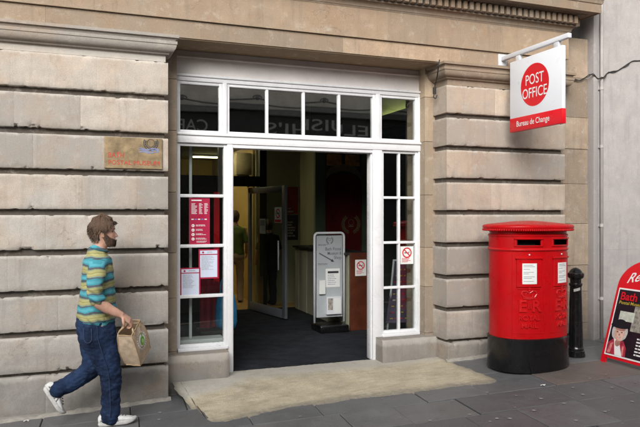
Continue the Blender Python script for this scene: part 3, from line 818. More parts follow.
# wall of the arched red panel with green pilasters
b = B(); b.box(4.02, 6.5, 4.5, 4.6, FZ, 3.7)
obj('panelled_wall', b, M['darkwall'], PO)
b = B()
for xa, xb in ((UX(314.5, 4.45), UX(325, 4.45)), (UX(361.5, 4.45), UX(374, 4.45))):
    b.box(xa, xb, 4.42, 4.499, FZ, 3.2, bev=.01)
obj('green_pilaster', b, mk('sage_green', (.16, .20, .13), .6, .1), PO)
ax0, ax1 = UX(325.5, 4.47), UX(361, 4.47); axc = (ax0 + ax1) / 2; aw = (ax1 - ax0) / 2
zt = at(340, 173, 4.47).z
def arch_pts(w, zs, rise, n=20):
    return [(axc + w * cos(pi * k / n), zs + rise * sin(pi * k / n)) for k in range(n + 1)]
b = B(); b.prism([(axc - aw, FZ), (axc + aw, FZ)] + arch_pts(aw * .99, zt - .18, .18), 'y', 4.47, 4.499)
o = obj('red_arch_panel', b, M['darkred'], PO)
bb = B(); r0 = arch_pts(aw * .99, zt - .16, .19); r1 = arch_pts(aw * .99, zt - .06, .22)
ra = bb.ring([(p[0], 4.462, p[1]) for p in r0]); rb = bb.ring([(p[0], 4.462, p[1]) for p in r1]); bb.bridge(ra, rb, 0, False)
obj('arch_trim', bb, M['gold'], o)
def wreath(b, c, r, ax, az, an, mi=0):
    c = Vector(c)
    for s in (-1, 1):
        for k in range(11):
            t = -pi / 2 + s * (.25 + k * .21); p = c + ax * (r * cos(t)) + az * (r * sin(t))
            d = (ax * (-sin(t)) + az * cos(t)) * s; d2 = (ax * cos(t) + az * sin(t))
            for q in (-1, 1):
                e = (d + d2 * q * .8).normalized(); w = e.cross(an) * r * .09
                b.quad(p - w * .2, p + e * r * .18 - w, p + e * r * .36, p + e * r * .18 + w, mi)
bb = B(); pc = at(351, 224, 4.46); wreath(bb, pc, .15, X_, Z_, NY)
bb.disc(pc + Vector((0, -.001, .03)), X_, Z_, .045, .055, seg=20); bb.box(pc.x - .05, pc.x + .05, 4.458, 4.460, pc.z - .05, pc.z - .03)
obj('wreath_emblem', bb, M['gold'], o)
b = B()
za, zb = at(343, 166, 4.47).z, at(343, 154, 4.47).z
b.box(ax0 + .02, axc - .03, 4.46, 4.498, za, zb, bev=.02); b.box(axc + .03, ax1 - .02, 4.46, 4.498, za, zb, bev=.02)
obj('amber_light_panel', b, M['orange'], PO)
# inner sill and mullion behind the left window
b = B(); b.box(.99, 1.50, .54, .74, .42, .455, bev=.006); xi = UX(190.4, .66)
b.box(xi - .014, xi + .014, .645, .675, .455, 2.44, bev=.004)
obj('inner_sill', b, M['signmetal'], PO)

# inner glass door, standing open
D0 = Vector((3.06, 3.30, FZ)); D1 = Vector((2.80, 4.53, FZ)); dv = (D1 - D0).normalized(); dl = (D1 - D0).length
dn = Vector((-dv.y, dv.x, 0))
if dn.x > 0: dn = -dn
def dbox(b, s0, s1, z0, z1, th=.022, off=0, bev=.004):
    m = Matrix(((dv.x, dn.x, 0, D0.x), (dv.y, dn.y, 0, D0.y), (0, 0, 1, 0), (0, 0, 0, 1)))
    b.box(s0, s1, off - th, off + th, z0, z1, bev=bev, mat=m)
b = B(); dbox(b, 0, .095, FZ + .02, 2.17); dbox(b, dl - .07, dl, FZ + .02, 2.17)
dbox(b, .09, dl - .065, FZ + .02, FZ + .15, .020); dbox(b, .09, dl - .065, 2.07, 2.168, .020)
door = obj('door', b, M['alu'], PO, smooth=30)
b = B()
P = [D0 + dv * .09, D1 - dv * .065]
b.quad(P[0] + Z_ * .14, P[1] + Z_ * .14, P[1] + Z_ * 1.95, P[0] + Z_ * 1.95)
obj('glass', b, M['doorglass'], door)
b = B(); q = D0 + dv * .16 + dn * .05
b.tube([q + Z_ * .75, q + Z_ * 1.2], .012); obj('handle', b, M['signmetal'], door, smooth=True)

# ---- grey neighbouring wall on the right
NB = thing('neighbour_building', 'plain pale grey ashlar wall right of the post office with a thin painted downpipe', 'building', (8, .1, .2))
b = B(); lay = b.bm.faces.layers.float.new('tint'); zz = [-.2, 1.30, 4.4, 7.8]
rnd = random.Random(3)
for i in range(len(zz) - 1):
    xs = [XS, XS + [1.9, 1.0, 1.5][i % 3], XS + [3.1, 2.6, 3.4][i % 3], 10.0, 13.0]
    for j in range(len(xs) - 1):
        nb = len(b.bm.faces); b.box(xs[j] + .0003, xs[j + 1] - .0003, .055, .8, zz[i] + .0003, zz[i + 1] - .0003, bev=.001)
        b.bm.faces.ensure_lookup_table(); t = .46 + .1 * rnd.random()
        for f in b.bm.faces[nb:]: f[lay] = t
obj('wall', b, M['wall_grey'], NB)
b = B(); b.box(XS - .004, XS + .07, .035, .3, -.2, 7.8, bev=.012); obj('corner_strip', b, M['wall_grey'], NB, smooth=30)
xp = UX(601.5, .02)
pp = thing('downpipe', 'thin grey painted pipe clipped up the grey wall right of the red pillar box', 'pipe', (xp, .02, gz(xp)))
b = B(); b.tube([(xp, .018, gz(xp) - .05), (xp, .018, 7.6)], .0185, 14); obj('pipe', b, M['pipe'], pp, smooth=True)
for z in (.72, 1.60, 2.55, 3.25, 4.3):
    b = B(); b.tube([(xp, .018, z - .018), (xp, .018, z + .018)], .024, 14); b.box(xp - .05, xp + .05, .040, .056, z - .014, z + .014)
    obj('pipe_clip', b, M['pipe'], pp, smooth=40)

# cables
cp = [at(u, v, Y) for u, v, Y in ((556, 72, -.01), (564, 77, .03), (568, 80, .10), (574, 79, .11), (580, 80.5, .11), (586, 77, .10), (590, 74.5, .03), (594, 75.5, .03), (598, 78.5, .03), (601, 78, -.012), (604, 77, .01), (607, 73.5, .045), (612, 71.5, .045), (618, 70.5, .045), (624, 66.5, .045), (630, 62.5, .045), (634, 60.8, .045), (645, 60, .045), (700, 52, .045))]
def smooth_path(p, n=4):
    out = []
    for i in range(len(p) - 1):
        p0, p1, p2, p3 = p[max(i - 1, 0)], p[i], p[i + 1], p[min(i + 2, len(p) - 1)]
        for k in range(n):
            t = k / n
            out.append(.5 * ((2 * p1) + (p2 - p0) * t + (2 * p0 - 5 * p1 + 4 * p2 - p3) * t * t + (3 * p1 - p0 - 3 * p2 + p3) * t ** 3))
    return out + [p[-1]]
b = B(); sp = smooth_path(cp); b.tube(sp, .006, 8); b.tube([p + Vector((.01, -.004, .012 * sin(i * .7))) for i, p in enumerate(sp[6:60])], .0045, 8)
tag(obj('cable', b, M['cable'], smooth=True, origin=cp[8]), 'black wavy cable running across the grey wall beside the hanging sign', 'cable')
cb = thing('cable_junction', 'short dark cable with a hook dangling from the capital right of the shopfront', 'cable', at(437, 80, .15))
pts = [at(u, v, Y) for u, v, Y in ((439.5, 60, -.09), (438.5, 66, -.095), (437.2, 76, .02), (435.5, 83, .12), (434.5, 88, .14))]
b = B(); b.tube(smooth_path(pts), .007, 8); obj('cable', b, M['cable'], cb, smooth=True)
p = pts[-1]; b = B(); b.box(p.x - .016, p.x + .016, p.y - .015, p.y + .015, p.z - .07, p.z + .01, bev=.006)
b.tube(smooth_path([p + Vector((0, -.01, -.06)), p + Vector((-.02, -.01, -.10)), p + Vector((.01, -.01, -.115)), p + Vector((.025, -.01, -.08))]), .006, 8)
obj('clamp', b, M['cable'], cb, smooth=40)

# ------------------------------------------------------------------ brass museum plaque
pl = thing('wall_plaque', 'tarnished brass plaque reading Bath Postal Museum in red on the left stone pier', 'plaque', (.54, -.02, 2.14))
b = B(); b.box(.285, .792, -.020, .004, 2.150, 2.430, bev=.003); obj('plate', b, M['brass'], pl)
yp = -.0205
b = B()
b.disc((.533, yp - .001, 2.268), X_, Z_, .045, .056, seg=30); b.disc((.533, yp - .001, 2.268), X_, Z_, .062, .066, seg=30)
obj('faint_seal', b, M['brassdark'], pl)
b = B(); text_on(b, 'BATH', .066, (.315, yp, 2.246), X_, Z_, NY, .0015, align='LEFT', bold=.002, width=.135)
obj('lettering', b, M['brassred'], pl)
b = B(); text_on(b, 'POSTAL', .056, (.315, yp, 2.183), X_, Z_, NY, .0015, align='LEFT', bold=.0, width=.200); obj('lettering', b, M['brassred'], pl)
b = B(); text_on(b, 'MUSEUM', .056, (.537, yp, 2.183), X_, Z_, NY, .0015, align='LEFT', bold=.0, width=.225)
obj('lettering', b, M['brassred'], pl)
b = B(); c = Vector((.690, yp - .0015, 2.385))
b.disc(c, X_, Z_, .060, .067, radians(150), radians(395), 40); b.disc(c, X_, Z_, .032, .037, 0, 2 * pi, 30)
for k in range(13):
    t = radians(160 + k * 18); d = X_ * cos(t) + Z_ * sin(t); w = (X_ * -sin(t) + Z_ * cos(t)) * .0055
    b.quad(c + d * .042 - w, c + d * .055 - w, c + d * .055 + w, c + d * .042 + w)
b.bm.verts.ensure_lookup_table()
obj('postmark', b, M['ink'], pl)
b = B()
for dz in (0, .016, .031):
    pts = [Vector((.585 + .022 * k, yp - .002, 2.300 + dz + .007 * sin(k * 1.1 + dz * 40))) for k in range(9)]
    for k in range(8):
        h = .0035 + .002 * (k % 2); b.quad(pts[k] - Z_ * h, pts[k + 1] - Z_ * h, pts[k + 1] + Z_ * h, pts[k] + Z_ * h)
obj('cancel_lines', b, M['brassblue'], pl)

# ------------------------------------------------------------------ hanging post office sign
SX = 4.54
sg = thing('hanging_sign', 'white and red hanging Post Office sign on a white arm jutting from the right pier', 'sign', (SX, 0, 3.45))
z0, z1, y0, y1 = 2.632, 3.400, -.172, -.994
b = B(); b.box(SX - .022, SX + .022, y1, y0, z0, z1, bev=.006); obj('board', b, M['signwhite'], sg, smooth=30)
b = B(); b.box(SX - .0245, SX + .0245, y1 - .0015, y0 + .0015, z0 - .001, z0 + .148, bev=.005); obj('red_band', b, M['signred'], sg, smooth=30)
NXa = Vector((0, -1, 0))     # reading direction on the face that looks at the camera side (-X)
for s in (-1, 1):
    fx = SX + s * .0235; ax = NXa if s < 0 else -NXa; an = NX if s < 0 else X_
    b = B(); c = Vector((fx, (y0 + y1) / 2, 3.085)); b.disc(c, ax, Z_, 0, .222, seg=64); b.fix()
    d = obj('red_roundel', b, M['signred'], sg)
    b = B(); text_on(b, 'POST', .152, c + Z_ * .012, ax, Z_, an, .002, bold=.004, width=.285); text_on(b, 'OFFICE', .150, c - Z_ * .128, ax, Z_, an, .002, bold=.004, width=.385)
    obj('lettering', b, M['whiteink'], d)
    b = B(); text_on(b, 'Bureau de Change', .085, (SX + s * .0255, (y0 + y1) / 2 + (.03 if s < 0 else -.03), z0 + .048), ax, Z_, an, .0015, bold=.006, width=.52)
    obj('lettering', b, M['whiteink'], sg)
b = B(); b.box(SX - .024, SX + .024, -1.075, -.012, 3.452, 3.500, bev=.006); obj('arm', b, M['signmetal'], sg, smooth=30)
b = B(); b.box(SX - .055, SX + .055, -.016, .006, 3.40, 3.53, bev=.006); obj('wall_bracket', b, M['signmetal'], sg, smooth=30)
for y in (-.30, -.90):
    b = B(); b.box(SX - .018, SX + .018, y - .035, y + .035, 3.398, 3.456, bev=.004); obj('hanger', b, M['signmetal'], sg, smooth=30)

# ------------------------------------------------------------------ red pillar box
PBX, PBY = 4.455, -.555; PBZ = gz(PBX, PBY)
pb = thing('pillar_box', 'large oval red pillar box with two slots and a black base, before the right pier', 'post box', (PBX, PBY, PBZ))
EA, EB = .412, .297
def sup(t, a, b, n=2.35):
    c, s = cos(t), sin(t)
    return Vector((a * math.copysign(abs(c) ** (2 / n), c), b * math.copysign(abs(s) ** (2 / n), s), 0))
# arc-length table starting at the front (-Y)
TAB = []; acc = 0.0; prev = None
for k in range(2001):
    t = -pi / 2 + 2 * pi * k / 2000; p = sup(t, EA, EB)
    if prev is not None: acc += (p - prev).length
    TAB.append((acc, p)); prev = p
PER = acc
def shell(s, z, off=0.0):
    s = s % PER; lo, hi = 0, 2000
    while hi - lo > 1:
        m = (lo + hi) // 2
        if TAB[m][0] <= s: lo = m
        else: hi = m
    p0, p1 = TAB[lo][1], TAB[hi][1]; f = (s - TAB[lo][0]) / max(1e-9, TAB[hi][0] - TAB[lo][0])
    p = p0.lerp(p1, f); q0, q1 = TAB[(lo - 6) % 2000][1], TAB[(hi + 6) % 2000][1]
    t = (q1 - q0).normalized(); n = Vector((t.y, -t.x, 0))
    return Vector((PBX + p.x + n.x * off, PBY + p.y + n.y * off, PBZ + z))
def shellgrid(b, ss, zo, mi=0, skip=None, closed=False):
    rows = [[b.bm.verts.new(shell(s, z, o)) for s in ss] for z, o in zo]
    for i in range(len(zo) - 1):
        for j in range(len(ss) if closed else len(ss) - 1):
            k = (j + 1) % len(ss)
            if skip and skip(ss[j], zo[i][0]): continue
            f = b.bm.faces.new((rows[i][j], rows[i][k], rows[i + 1][k], rows[i + 1][j])); f.material_index = mi
    return rows
def patch(b, s0, s1, z0, z1, o0, o1, mi=0, n=8, bev=.004):
    """raised plate wrapped on the shell"""
    zo = [(z0, o0), (z0, o1 - bev), (z0 + bev, o1), (z1 - bev, o1), (z1, o1 - bev), (z1, o0)]
    ss = [s0] + [s0 + bev + (s1 - s0 - 2 * bev) * k / n for k in range(n + 1)] + [s1]
    rows = []
    for z, o in zo:
        rows.append([b.bm.verts.new(shell(s, z, (o if 0 < j < len(ss) - 1 else max(o0, o - bev)))) for j, s in enumerate(ss)])
    for i in range(len(zo) - 1): b.bridge(rows[i], rows[i + 1], mi, False)
    b.cap([r[0] for r in rows], mi); b.cap([r[-1] for r in rows], mi)
SD = .20                                           # arc distance of each door's centre from the front
SLOT = [(-SD - .118, -SD + .118), (SD - .118, SD + .118)]
ss = sorted(set([PER * k / 96 for k in range(96)] + [x % PER for p in SLOT for x in p]))
ss = [s for i, s in enumerate(ss) if i == 0 or s - ss[i - 1] > .0012]
b = B(); shellgrid(b, ss, [(0, .012), (.012, .02), (.30, .016), (.318, .022), (.330, .022), (.338, .006)], 0, closed=True); b.fix()
obj('black_base', b, M['black'], pb, smooth=35)
SZ0, SZ1 = 1.268, 1.322
def insl(s, z):
    if not (SZ0 - 1e-4 <= z < SZ1 - 1e-4): return False
    for a, c in SLOT:
        a, c = a % PER, c % PER
        if a - .002 <= s < c - .002: return True
    return False
b = B(); shellgrid(b, ss, [(.330, .002), (.345, .0), (.362, 0), (1.19, 0), (1.205, 0), (1.212, .010), (1.222, .014), (1.232, .010), (1.238, .003), (SZ0, .003), (SZ1, .003), (1.352, .003), (1.356, .010), (1.372, .010), (1.378, -.004), (1.40, -.004), (1.412, .02), (1.43, .02)], 0, insl, True)
for a, c in SLOT:
    n = 8; sl = [a + (c - a) * k / n for k in range(n + 1)]
    for zz0, zz1, o0, o1 in ((SZ0, SZ0, .003, -.09), (SZ1, SZ1, .003, -.09), (SZ0, SZ1, -.09, -.09)):
        r0 = [b.bm.verts.new(shell(s, zz0, o0)) for s in sl]; r1 = [b.bm.verts.new(shell(s, zz1, o1)) for s in sl]; b.bridge(r0, r1, 1, False)
body = obj('red_body', b, [M['red'], M['hole']], pb, smooth=35)
for a, c in SLOT:
    b = B()
    patch(b, a - .028, c + .028, SZ1 + .004, SZ1 + .020, 0, .022); patch(b, a - .028, c + .028, SZ0 - .014, SZ0 - .003, 0, .014)
    patch(b, a - .03, a - .006, SZ0 - .014, SZ1 + .02, 0, .012, n=2); patch(b, c + .006, c + .03, SZ0 - .014, SZ1 + .02, 0, .012, n=2)
    b.fix(); obj('slot_hood', b, M['red'], pb, smooth=35)
# cap: overhanging rim with a beaded fringe and a shallow dome
b = B()
prof = [(1.415, -.02), (1.417, .045), (1.421, .058), (1.438, .066), (1.452, .068), (1.462, .064), (1.470, .05), (1.478, .0), (1.490, -.08), (1.502, -.17), (1.509, -.25)]
rows = []
for z, o in prof:
    if o > -.02 - 1e-6 and z < 1.475: rows.append(b.ring([shell(s, z, o) for s in ss]))
    else:
        k = max(.04, 1 + o / .297); rows.append(b.ring([Vector((PBX + (shell(s, z).x - PBX) * k, PBY + (shell(s, z).y - PBY) * k, PBZ + z)) for s in ss]))
for i in range(len(rows) - 1): b.bridge(rows[i], rows[i + 1])
b.cap(rows[-1]); b.cap(rows[0], 0, True); b.fix()
cap = obj('cap', b, M['red'], pb, smooth=40)
b = B(); nb = 120
for k in range(nb):
    p = shell(PER * k / nb, 1.419, .058); b.sphere(p, .0105, 8, 6, sc=(1, 1, 1.1))
obj('beaded_fringe', b, M['red'], cap, smooth=True)
for sgn in (-1, 1):
    s0 = sgn * SD
    b = B(); patch(b, s0 - .125, s0 + .125, .852, 1.140, 0, .012); patch(b, s0 - .135, s0 + .135, 1.132, 1.150, 0, .022); patch(b, s0 - .115, s0 + .115, .828, .840, 0, .006)
    b.fix(); fr = obj('notice_frame', b, M['red'], pb, smooth=35)
    b = B(); patch(b, s0 - .072, s0 + .072, .885, 1.090, .0125, .0145, 0, 6, .001)
    for i, (zz, ln) in enumerate(((1.07, .09), (1.055, .11), (1.03, .06), (1.0, .10), (.985, .05), (.955, .11), (.94, .08), (.91, .1))):
        patch(b, s0 - .060, s0 - .060 + ln, zz, zz + .006, .0148, .0153, 1, 4, .0001)
    obj('collection_card', b, [M['card'], M['greyink']], fr)
    b = B(); patch(b, s0 - .006, s0 + .006, 1.168, 1.182, 0, .008, 0, 2, .002); obj('lock', b, M['signmetal'], pb, smooth=True)
    # door outline
    b = B()
    for sa in (s0 - .168, s0 + .168): patch(b, sa - .003, sa + .003, .40, 1.19, 0, .004, n=2, bev=.001)
    patch(b, s0 - .17, s0 + .17, .392, .398, 0, .004, bev=.001); b.fix()
    obj('door_seam', b, M['red'], pb, smooth=35)
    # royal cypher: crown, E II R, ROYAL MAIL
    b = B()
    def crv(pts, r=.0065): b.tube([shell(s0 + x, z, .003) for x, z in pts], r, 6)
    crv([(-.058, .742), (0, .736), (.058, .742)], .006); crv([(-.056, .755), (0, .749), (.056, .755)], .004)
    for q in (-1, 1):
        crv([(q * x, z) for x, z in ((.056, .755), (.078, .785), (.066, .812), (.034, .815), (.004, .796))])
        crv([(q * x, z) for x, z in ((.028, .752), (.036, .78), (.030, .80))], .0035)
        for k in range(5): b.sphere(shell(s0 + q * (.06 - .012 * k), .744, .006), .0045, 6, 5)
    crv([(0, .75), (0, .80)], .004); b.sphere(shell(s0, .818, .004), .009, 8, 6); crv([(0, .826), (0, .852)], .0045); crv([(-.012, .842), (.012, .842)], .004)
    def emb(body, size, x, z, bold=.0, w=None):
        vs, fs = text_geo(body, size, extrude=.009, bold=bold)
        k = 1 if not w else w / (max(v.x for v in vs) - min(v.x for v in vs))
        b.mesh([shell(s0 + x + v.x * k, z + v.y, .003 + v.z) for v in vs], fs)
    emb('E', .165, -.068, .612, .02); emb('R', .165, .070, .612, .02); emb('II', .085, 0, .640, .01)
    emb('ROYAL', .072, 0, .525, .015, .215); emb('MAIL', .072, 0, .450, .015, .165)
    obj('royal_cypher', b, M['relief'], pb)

# ------------------------------------------------------------------ bollard
BX, BY = 5.17, -.455; BZ = gz(BX, BY)
bo = thing('bollard', 'black cast iron bollard with domed cap just right of the red pillar box', 'bollard', (BX, BY, BZ))
b = B(); b.lathe([(.100, 0), (.100, .02), (.094, .035), (.094, .06), (.084, .068), (.087, .085), (.080, .095), (.076, .12), (.073, .3), (.066, .6), (.061, .76), (.068, .768), (.071, .782), (.068, .795), (.060, .80)], (BX, BY, BZ), 28); obj('shaft', b, M['black'], bo, smooth=35)
b = B(); b.lathe([(.058, .80), (.060, .842), (.076, .852), (.086, .866), (.089, .89), (.086, .905), (.073, .912), (.066, .922), (.050, .945), (.022, .962), (.004, .966)], (BX, BY, BZ), 28); obj('cap', b, M['black'], bo, smooth=35)
b = B(); n = 8; r0, r1 = [], []
for k in range(n + 1):
    t = -pi / 2 - .75 + 1.1 * k / n - .3; d = Vector((cos(t), sin(t), 0)); r0.append(Vector((BX, BY, BZ + .705 + .02 * k / n)) + d * .0655); r1.append(Vector((BX, BY, BZ + .735 + .02 * k / n)) + d * .0650)
b.bridge(b.ring(r0), b.ring(r1), 0, False); obj('torn_sticker', b, mk('old_sticker', (.32, .32, .31), .7, .4, 60), bo, smooth=True)

# ------------------------------------------------------------------ A-board on the right
ab0 = atG(600, 361); AX = ab0.x
ab = thing('pavement_sign', 'red framed sandwich board with an arched red top and black poster, at the right edge', 'sign', (AX, -1.15, gz(AX, -1.15)))
yA, yB = ab0.y + .0, ab0.y - .64      # board runs out from the wall, facing the passers-by on the left
lean = radians(17); up = Vector((sin(lean), 0, cos(lean))); rt = Vector((0, -1, 0)); nr = Vector((-cos(lean), 0, sin(lean)))
O = Vector((AX, yA, gz(AX, yA) + .0)); W = .64; KS, KT = 1.24, 1.125
def AP(s, t, o=0.0): return O + rt * (s * KS) + up * (t * KT) + nr * o
Mx = Matrix(((rt.x * KS, nr.x, up.x * KT, O.x), (rt.y * KS, nr.y, up.y * KT, O.y), (rt.z * KS, nr.z, up.z * KT, O.z), (0, 0, 0, 1)))
b = B(); pts = [(0, .05), (W, .05), (W, .735)] + [(W / 2 + W / 2 * cos(pi * k / 24), .735 + .27 * sin(pi * k / 24)) for k in range(1, 24)] + [(0, .735)]
r0 = b.ring([AP(s, t, .0) for s, t in pts]); r1 = b.ring([AP(s, t, -.022) for s, t in pts]); b.bridge(r0, r1); b.cap(r0); b.cap(r1, 0, True)
b.box(0, .05, -.021, -.001, -.005, .06, mat=Mx); b.box(W - .05, W, -.021, -.001, -.005, .06, mat=Mx); b.fix()
obj('front_board', b, M['signred'], ab)
b = B(); lean2 = radians(-17); O2 = O + up * .84 - nr * .04; up2 = Vector((sin(radians(24)), 0, -cos(radians(24))))
lg = (O2.z - gz(O2.x + .4, -1.1)) / cos(radians(24))
for s in (.06, W * KS - .10):
    q = [O2 + rt * s, O2 + rt * (s + .04)]
    b.tube([q[0] + rt * .02, q[0] + rt * .02 + up2 * lg], .016, 8)
b.tube([O2 + rt * .08 + up2 * .5, O2 + rt * (W * KS - .08) + up2 * .5], .012, 8)
obj('rear_leg', b, M['signred'], ab, smooth=40)
def flat(name, rect, off, mat, par):
    b = B(); s0, s1, t0, t1 = rect; b.quad(AP(s0, t0, off), AP(s1, t0, off), AP(s1, t1, off), AP(s0, t1, off)); return obj(name, b, mat, par)
b = B(); b.box(.028, W - .028, .0005, .006, .075, .715, bev=.002, mat=Mx); post = obj('poster_frame', b, M['whiteink'], ab)
flat('poster', (.042, W - .042, .09, .70), .0075, M['poster_dark'], post)
b = B(); text_on(b, 'Relay', .13, AP(.085, .765), (rt * .97 + up * .22) * KS, up * KT, nr, .003, align='LEFT', bold=.008, shear=.45, width=.29); obj('header_lettering', b, M['whiteink'], ab)
b = B(); text_on(b, 'Bath', .105, AP(.065, .605), rt * KS, up * KT, nr, .010, align='LEFT', bold=.016, width=.17)
obj('lettering', b, M['signred'], post)
b = B(); text_on(b, 'Postal', .042, AP(.065, .565), rt * KS, up * KT, nr, .010, align='LEFT', bold=.004, width=.105); obj('small_lettering', b, M['yellowink'], post)
b = B(); text_on(b, 'Museum', .042, AP(.185, .565), rt * KS, up * KT, nr, .010, align='LEFT', bold=.004, width=.135); obj('small_lettering', b, M['yellowink'], post)
flat('pale_picture', (.10, .255, .41, .50), .0095, M['photo_pale'], post); flat('grey_picture', (.24, .42, .33, .56), .0088, M['photo_grey'], post)
b = B(); bars(b, AP(.33, .11), rt * KS, up * KT, nr, .22, .17, 6, 0, .010, .45, 4); obj('small_print', b, M['whiteink'], post)
# generic printed portrait: lady in a dark hat, white scarf, red coat
b = B()
def blob(cx, cy, rx, ry, o, mi, a0=0, a1=2 * pi): b.cap(b.ring([AP(cx + rx * cos(a0 + (a1 - a0) * k / 24), cy + ry * sin(a0 + (a1 - a0) * k / 24), o) for k in range(24 if a1 - a0 > 6.2 else 25)]), mi)
def poly(pts, o, mi): b.cap(b.ring([AP(x, y, o) for x, y in pts]), mi)
poly([(.042, .09), (.25, .09), (.24, .17), (.20, .23), (.10, .24), (.042, .19)], .0085, 0)
poly([(.10, .235), (.15, .235), (.215, .09), (.14, .09)], .0090, 1)
blob(.142, .308, .082, .090, .0088, 5); blob(.095, .285, .030, .045, .0089, 5); blob(.192, .288, .028, .045, .0089, 5); blob(.144, .292, .052, .072, .0094, 2); blob(.156, .286, .036, .062, .0095, 7); blob(.144, .335, .054, .020, .0096, 6)
blob(.144, .205, .028, .035, .0093, 6); poly([(.055, .10), (.085, .10), (.10, .20), (.075, .19)], .0089, 8); poly([(.20, .10), (.225, .10), (.215, .18), (.20, .19)], .0089, 8)
blob(.135, .362, .098, .026, .0100, 3); blob(.135, .365, .070, .058, .0104, 3, 0, pi)
for ex in (.120, .165): blob(ex, .303, .010, .005, .0100, 4)
blob(.146, .255, .017, .0055, .0100, 6); blob(.146, .256, .012, .0025, .0101, 1); blob(.144, .280, .009, .010, .0098, 6)
obj('portrait', b, [mk('printed_red_coat', (.40, .03, .06), .45, .4, 30), M['whiteink'], M['face'], mk('printed_black_hat', (.01, .01, .015), .5, .3, 30), M['ink'], mk('printed_white_hair', (.50, .47, .45), .5, .3, 60), mk('printed_shade', (.38, .19, .15), .5, .25, 40), mk('printed_light_skin', (.72, .46, .38), .45, .15, 40), mk('printed_pink', (.66, .22, .20), .45, .35, 40)], post)

# ------------------------------------------------------------------ notices on the glass
def notice(name, label, cat, u0, u1, v0, v1, Y, draw, mats, group=None):
    group = group or {'bordered_notice': 'crimson bordered notices', 'no_smoking_sign': 'no smoking signs'}.get(name)
    a = at(u0, v1, Y); c = at(u1, v0, Y); w, h = c.x - a.x, c.z - a.z
    b = B(); b.box(a.x, c.x, Y, Y + .002, a.z, c.z); draw(b, a, w, h)
    return tag(obj(name, b, mats, origin=(a.x, Y, a.z)), label, cat, group)
def R(b, a, x0, x1, z0, z1, mi, off=.0012):
    b.quad(a + X_ * x0 + Z_ * z0 + NY * off, a + X_ * x1 + Z_ * z0 + NY * off, a + X_ * x1 + Z_ * z1 + NY * off, a + X_ * x0 + Z_ * z1 + NY * off, mi)
GY = WY + .040
def d_hours(b, a, w, h):
    R(b, a, w * .1, w * .6, h * .93, h * .955, 1)
    for i, (x0, x1) in enumerate(((.1, .38), (.47, .66), (.73, .92))):
        bars(b, a + X_ * w * x0 + Z_ * h * .64, X_, Z_, NY, w * (x1 - x0), h * .24, 9, 1, .0012, .5, 3 + i)
    for k in range(5): R(b, a, w * (.1 + .16 * k), w * (.21 + .16 * k), h * .525, h * .548, 1 if k % 2 == 0 else 2)
    for k in range(4):
        z = h * (.40 - .095 * k); b.disc(a + X_ * w * .18 + Z_ * z + NY * .0013, X_, Z_, 0, w * .075, seg=18, mi=1)
        b.prism([(a.x + w * .15, a.z + z - .006), (a.x + w * .21, a.z + z), (a.x + w * .15, a.z + z + .006)], 'y', GY - .0022, GY - .0018, 0)
        bars(b, a + X_ * w * .32 + Z_ * (z - h * .02), X_, Z_, NY, w * .55, h * .04, 2, 1, .0012, .5, 30 + k)
    bars(b, a + X_ * w * .35 + Z_ * h * .03, X_, Z_, NY, w * .55, h * .04, 2, 1, .0012, .5, 77)
notice('opening_times_poster', 'tall crimson poster of opening times stuck inside the left side window', 'poster', 189.3, 209.8, 197.8, 244.4, GY, d_hours, [M['crimson'], M['whiteink'], mk('sky_ink', (.15, .2, .5), .5)])
def d_letter(seed):
    def f(b, a, w, h):
        R(b, a, w * .07, w * .93, h * .05, h * .80, 1); R(b, a, w * .07, w * .93, h * .835, h * .955, 1)
        b.disc(a + X_ * w * .22 + Z_ * h * .89 + NY * .0022, X_, Z_, 0, w * .05, seg=14, mi=0)
        bars(b, a + X_ * w * .14 + Z_ * h * .28, X_, Z_, NY, w * .66, h * .48, 13, 2, .0024, .38, seed)
        bars(b, a + X_ * w * .42 + Z_ * h * .865, X_, Z_, NY, w * .4, h * .05, 2, 2, .0024, .5, seed + 9)
    return f
lk = [M['crimson'], mk('bluish_paper', (.60, .66, .80), .5, .03), M['greyink']]
notice('bordered_notice', 'white notice with crimson border on the left side window, the higher one on the right', 'notice', 198.6, 218.6, 248.9, 279, GY, d_letter(5), lk)
notice('bordered_notice', 'white notice with crimson border on the left side window, the lower one on the left', 'notice', 180.0, 200.4, 267.5, 296.8, GY - .004, d_letter(8), lk)
def d_smoke(b, a, w, h):
    c = a + X_ * w * .5 + Z_ * h * .64 + NY * .0016; r = w * .36
    b.disc(c, X_, Z_, r * .76, r, seg=28, mi=1)
    d = (X_ - Z_).normalized(); n = (X_ + Z_).normalized() * r * .11
    b.quad(c - d * r * .8 - n, c + d * r * .8 - n, c + d * r * .8 + n, c - d * r * .8 + n, 1)
    R(b, a, w * .30, w * .64, h * .61, h * .66, 2, .0013); R(b, a, w * .66, w * .70, h * .61, h * .66, 2, .0013); R(b, a, w * .66, w * .69, h * .68, h * .76, 2, .0013)
    bars(b, a + X_ * w * .12 + Z_ * h * .08, X_, Z_, NY, w * .76, h * .26, 4, 1, .0014, .5, 12)
sk = [M['card'], M['redink'], M['ink']]
notice('no_smoking_sign', 'white no smoking sign with a red ring on the right side window pane', 'sign', 400.4, 413.4, 246.2, 264.2, GY, d_smoke, sk)

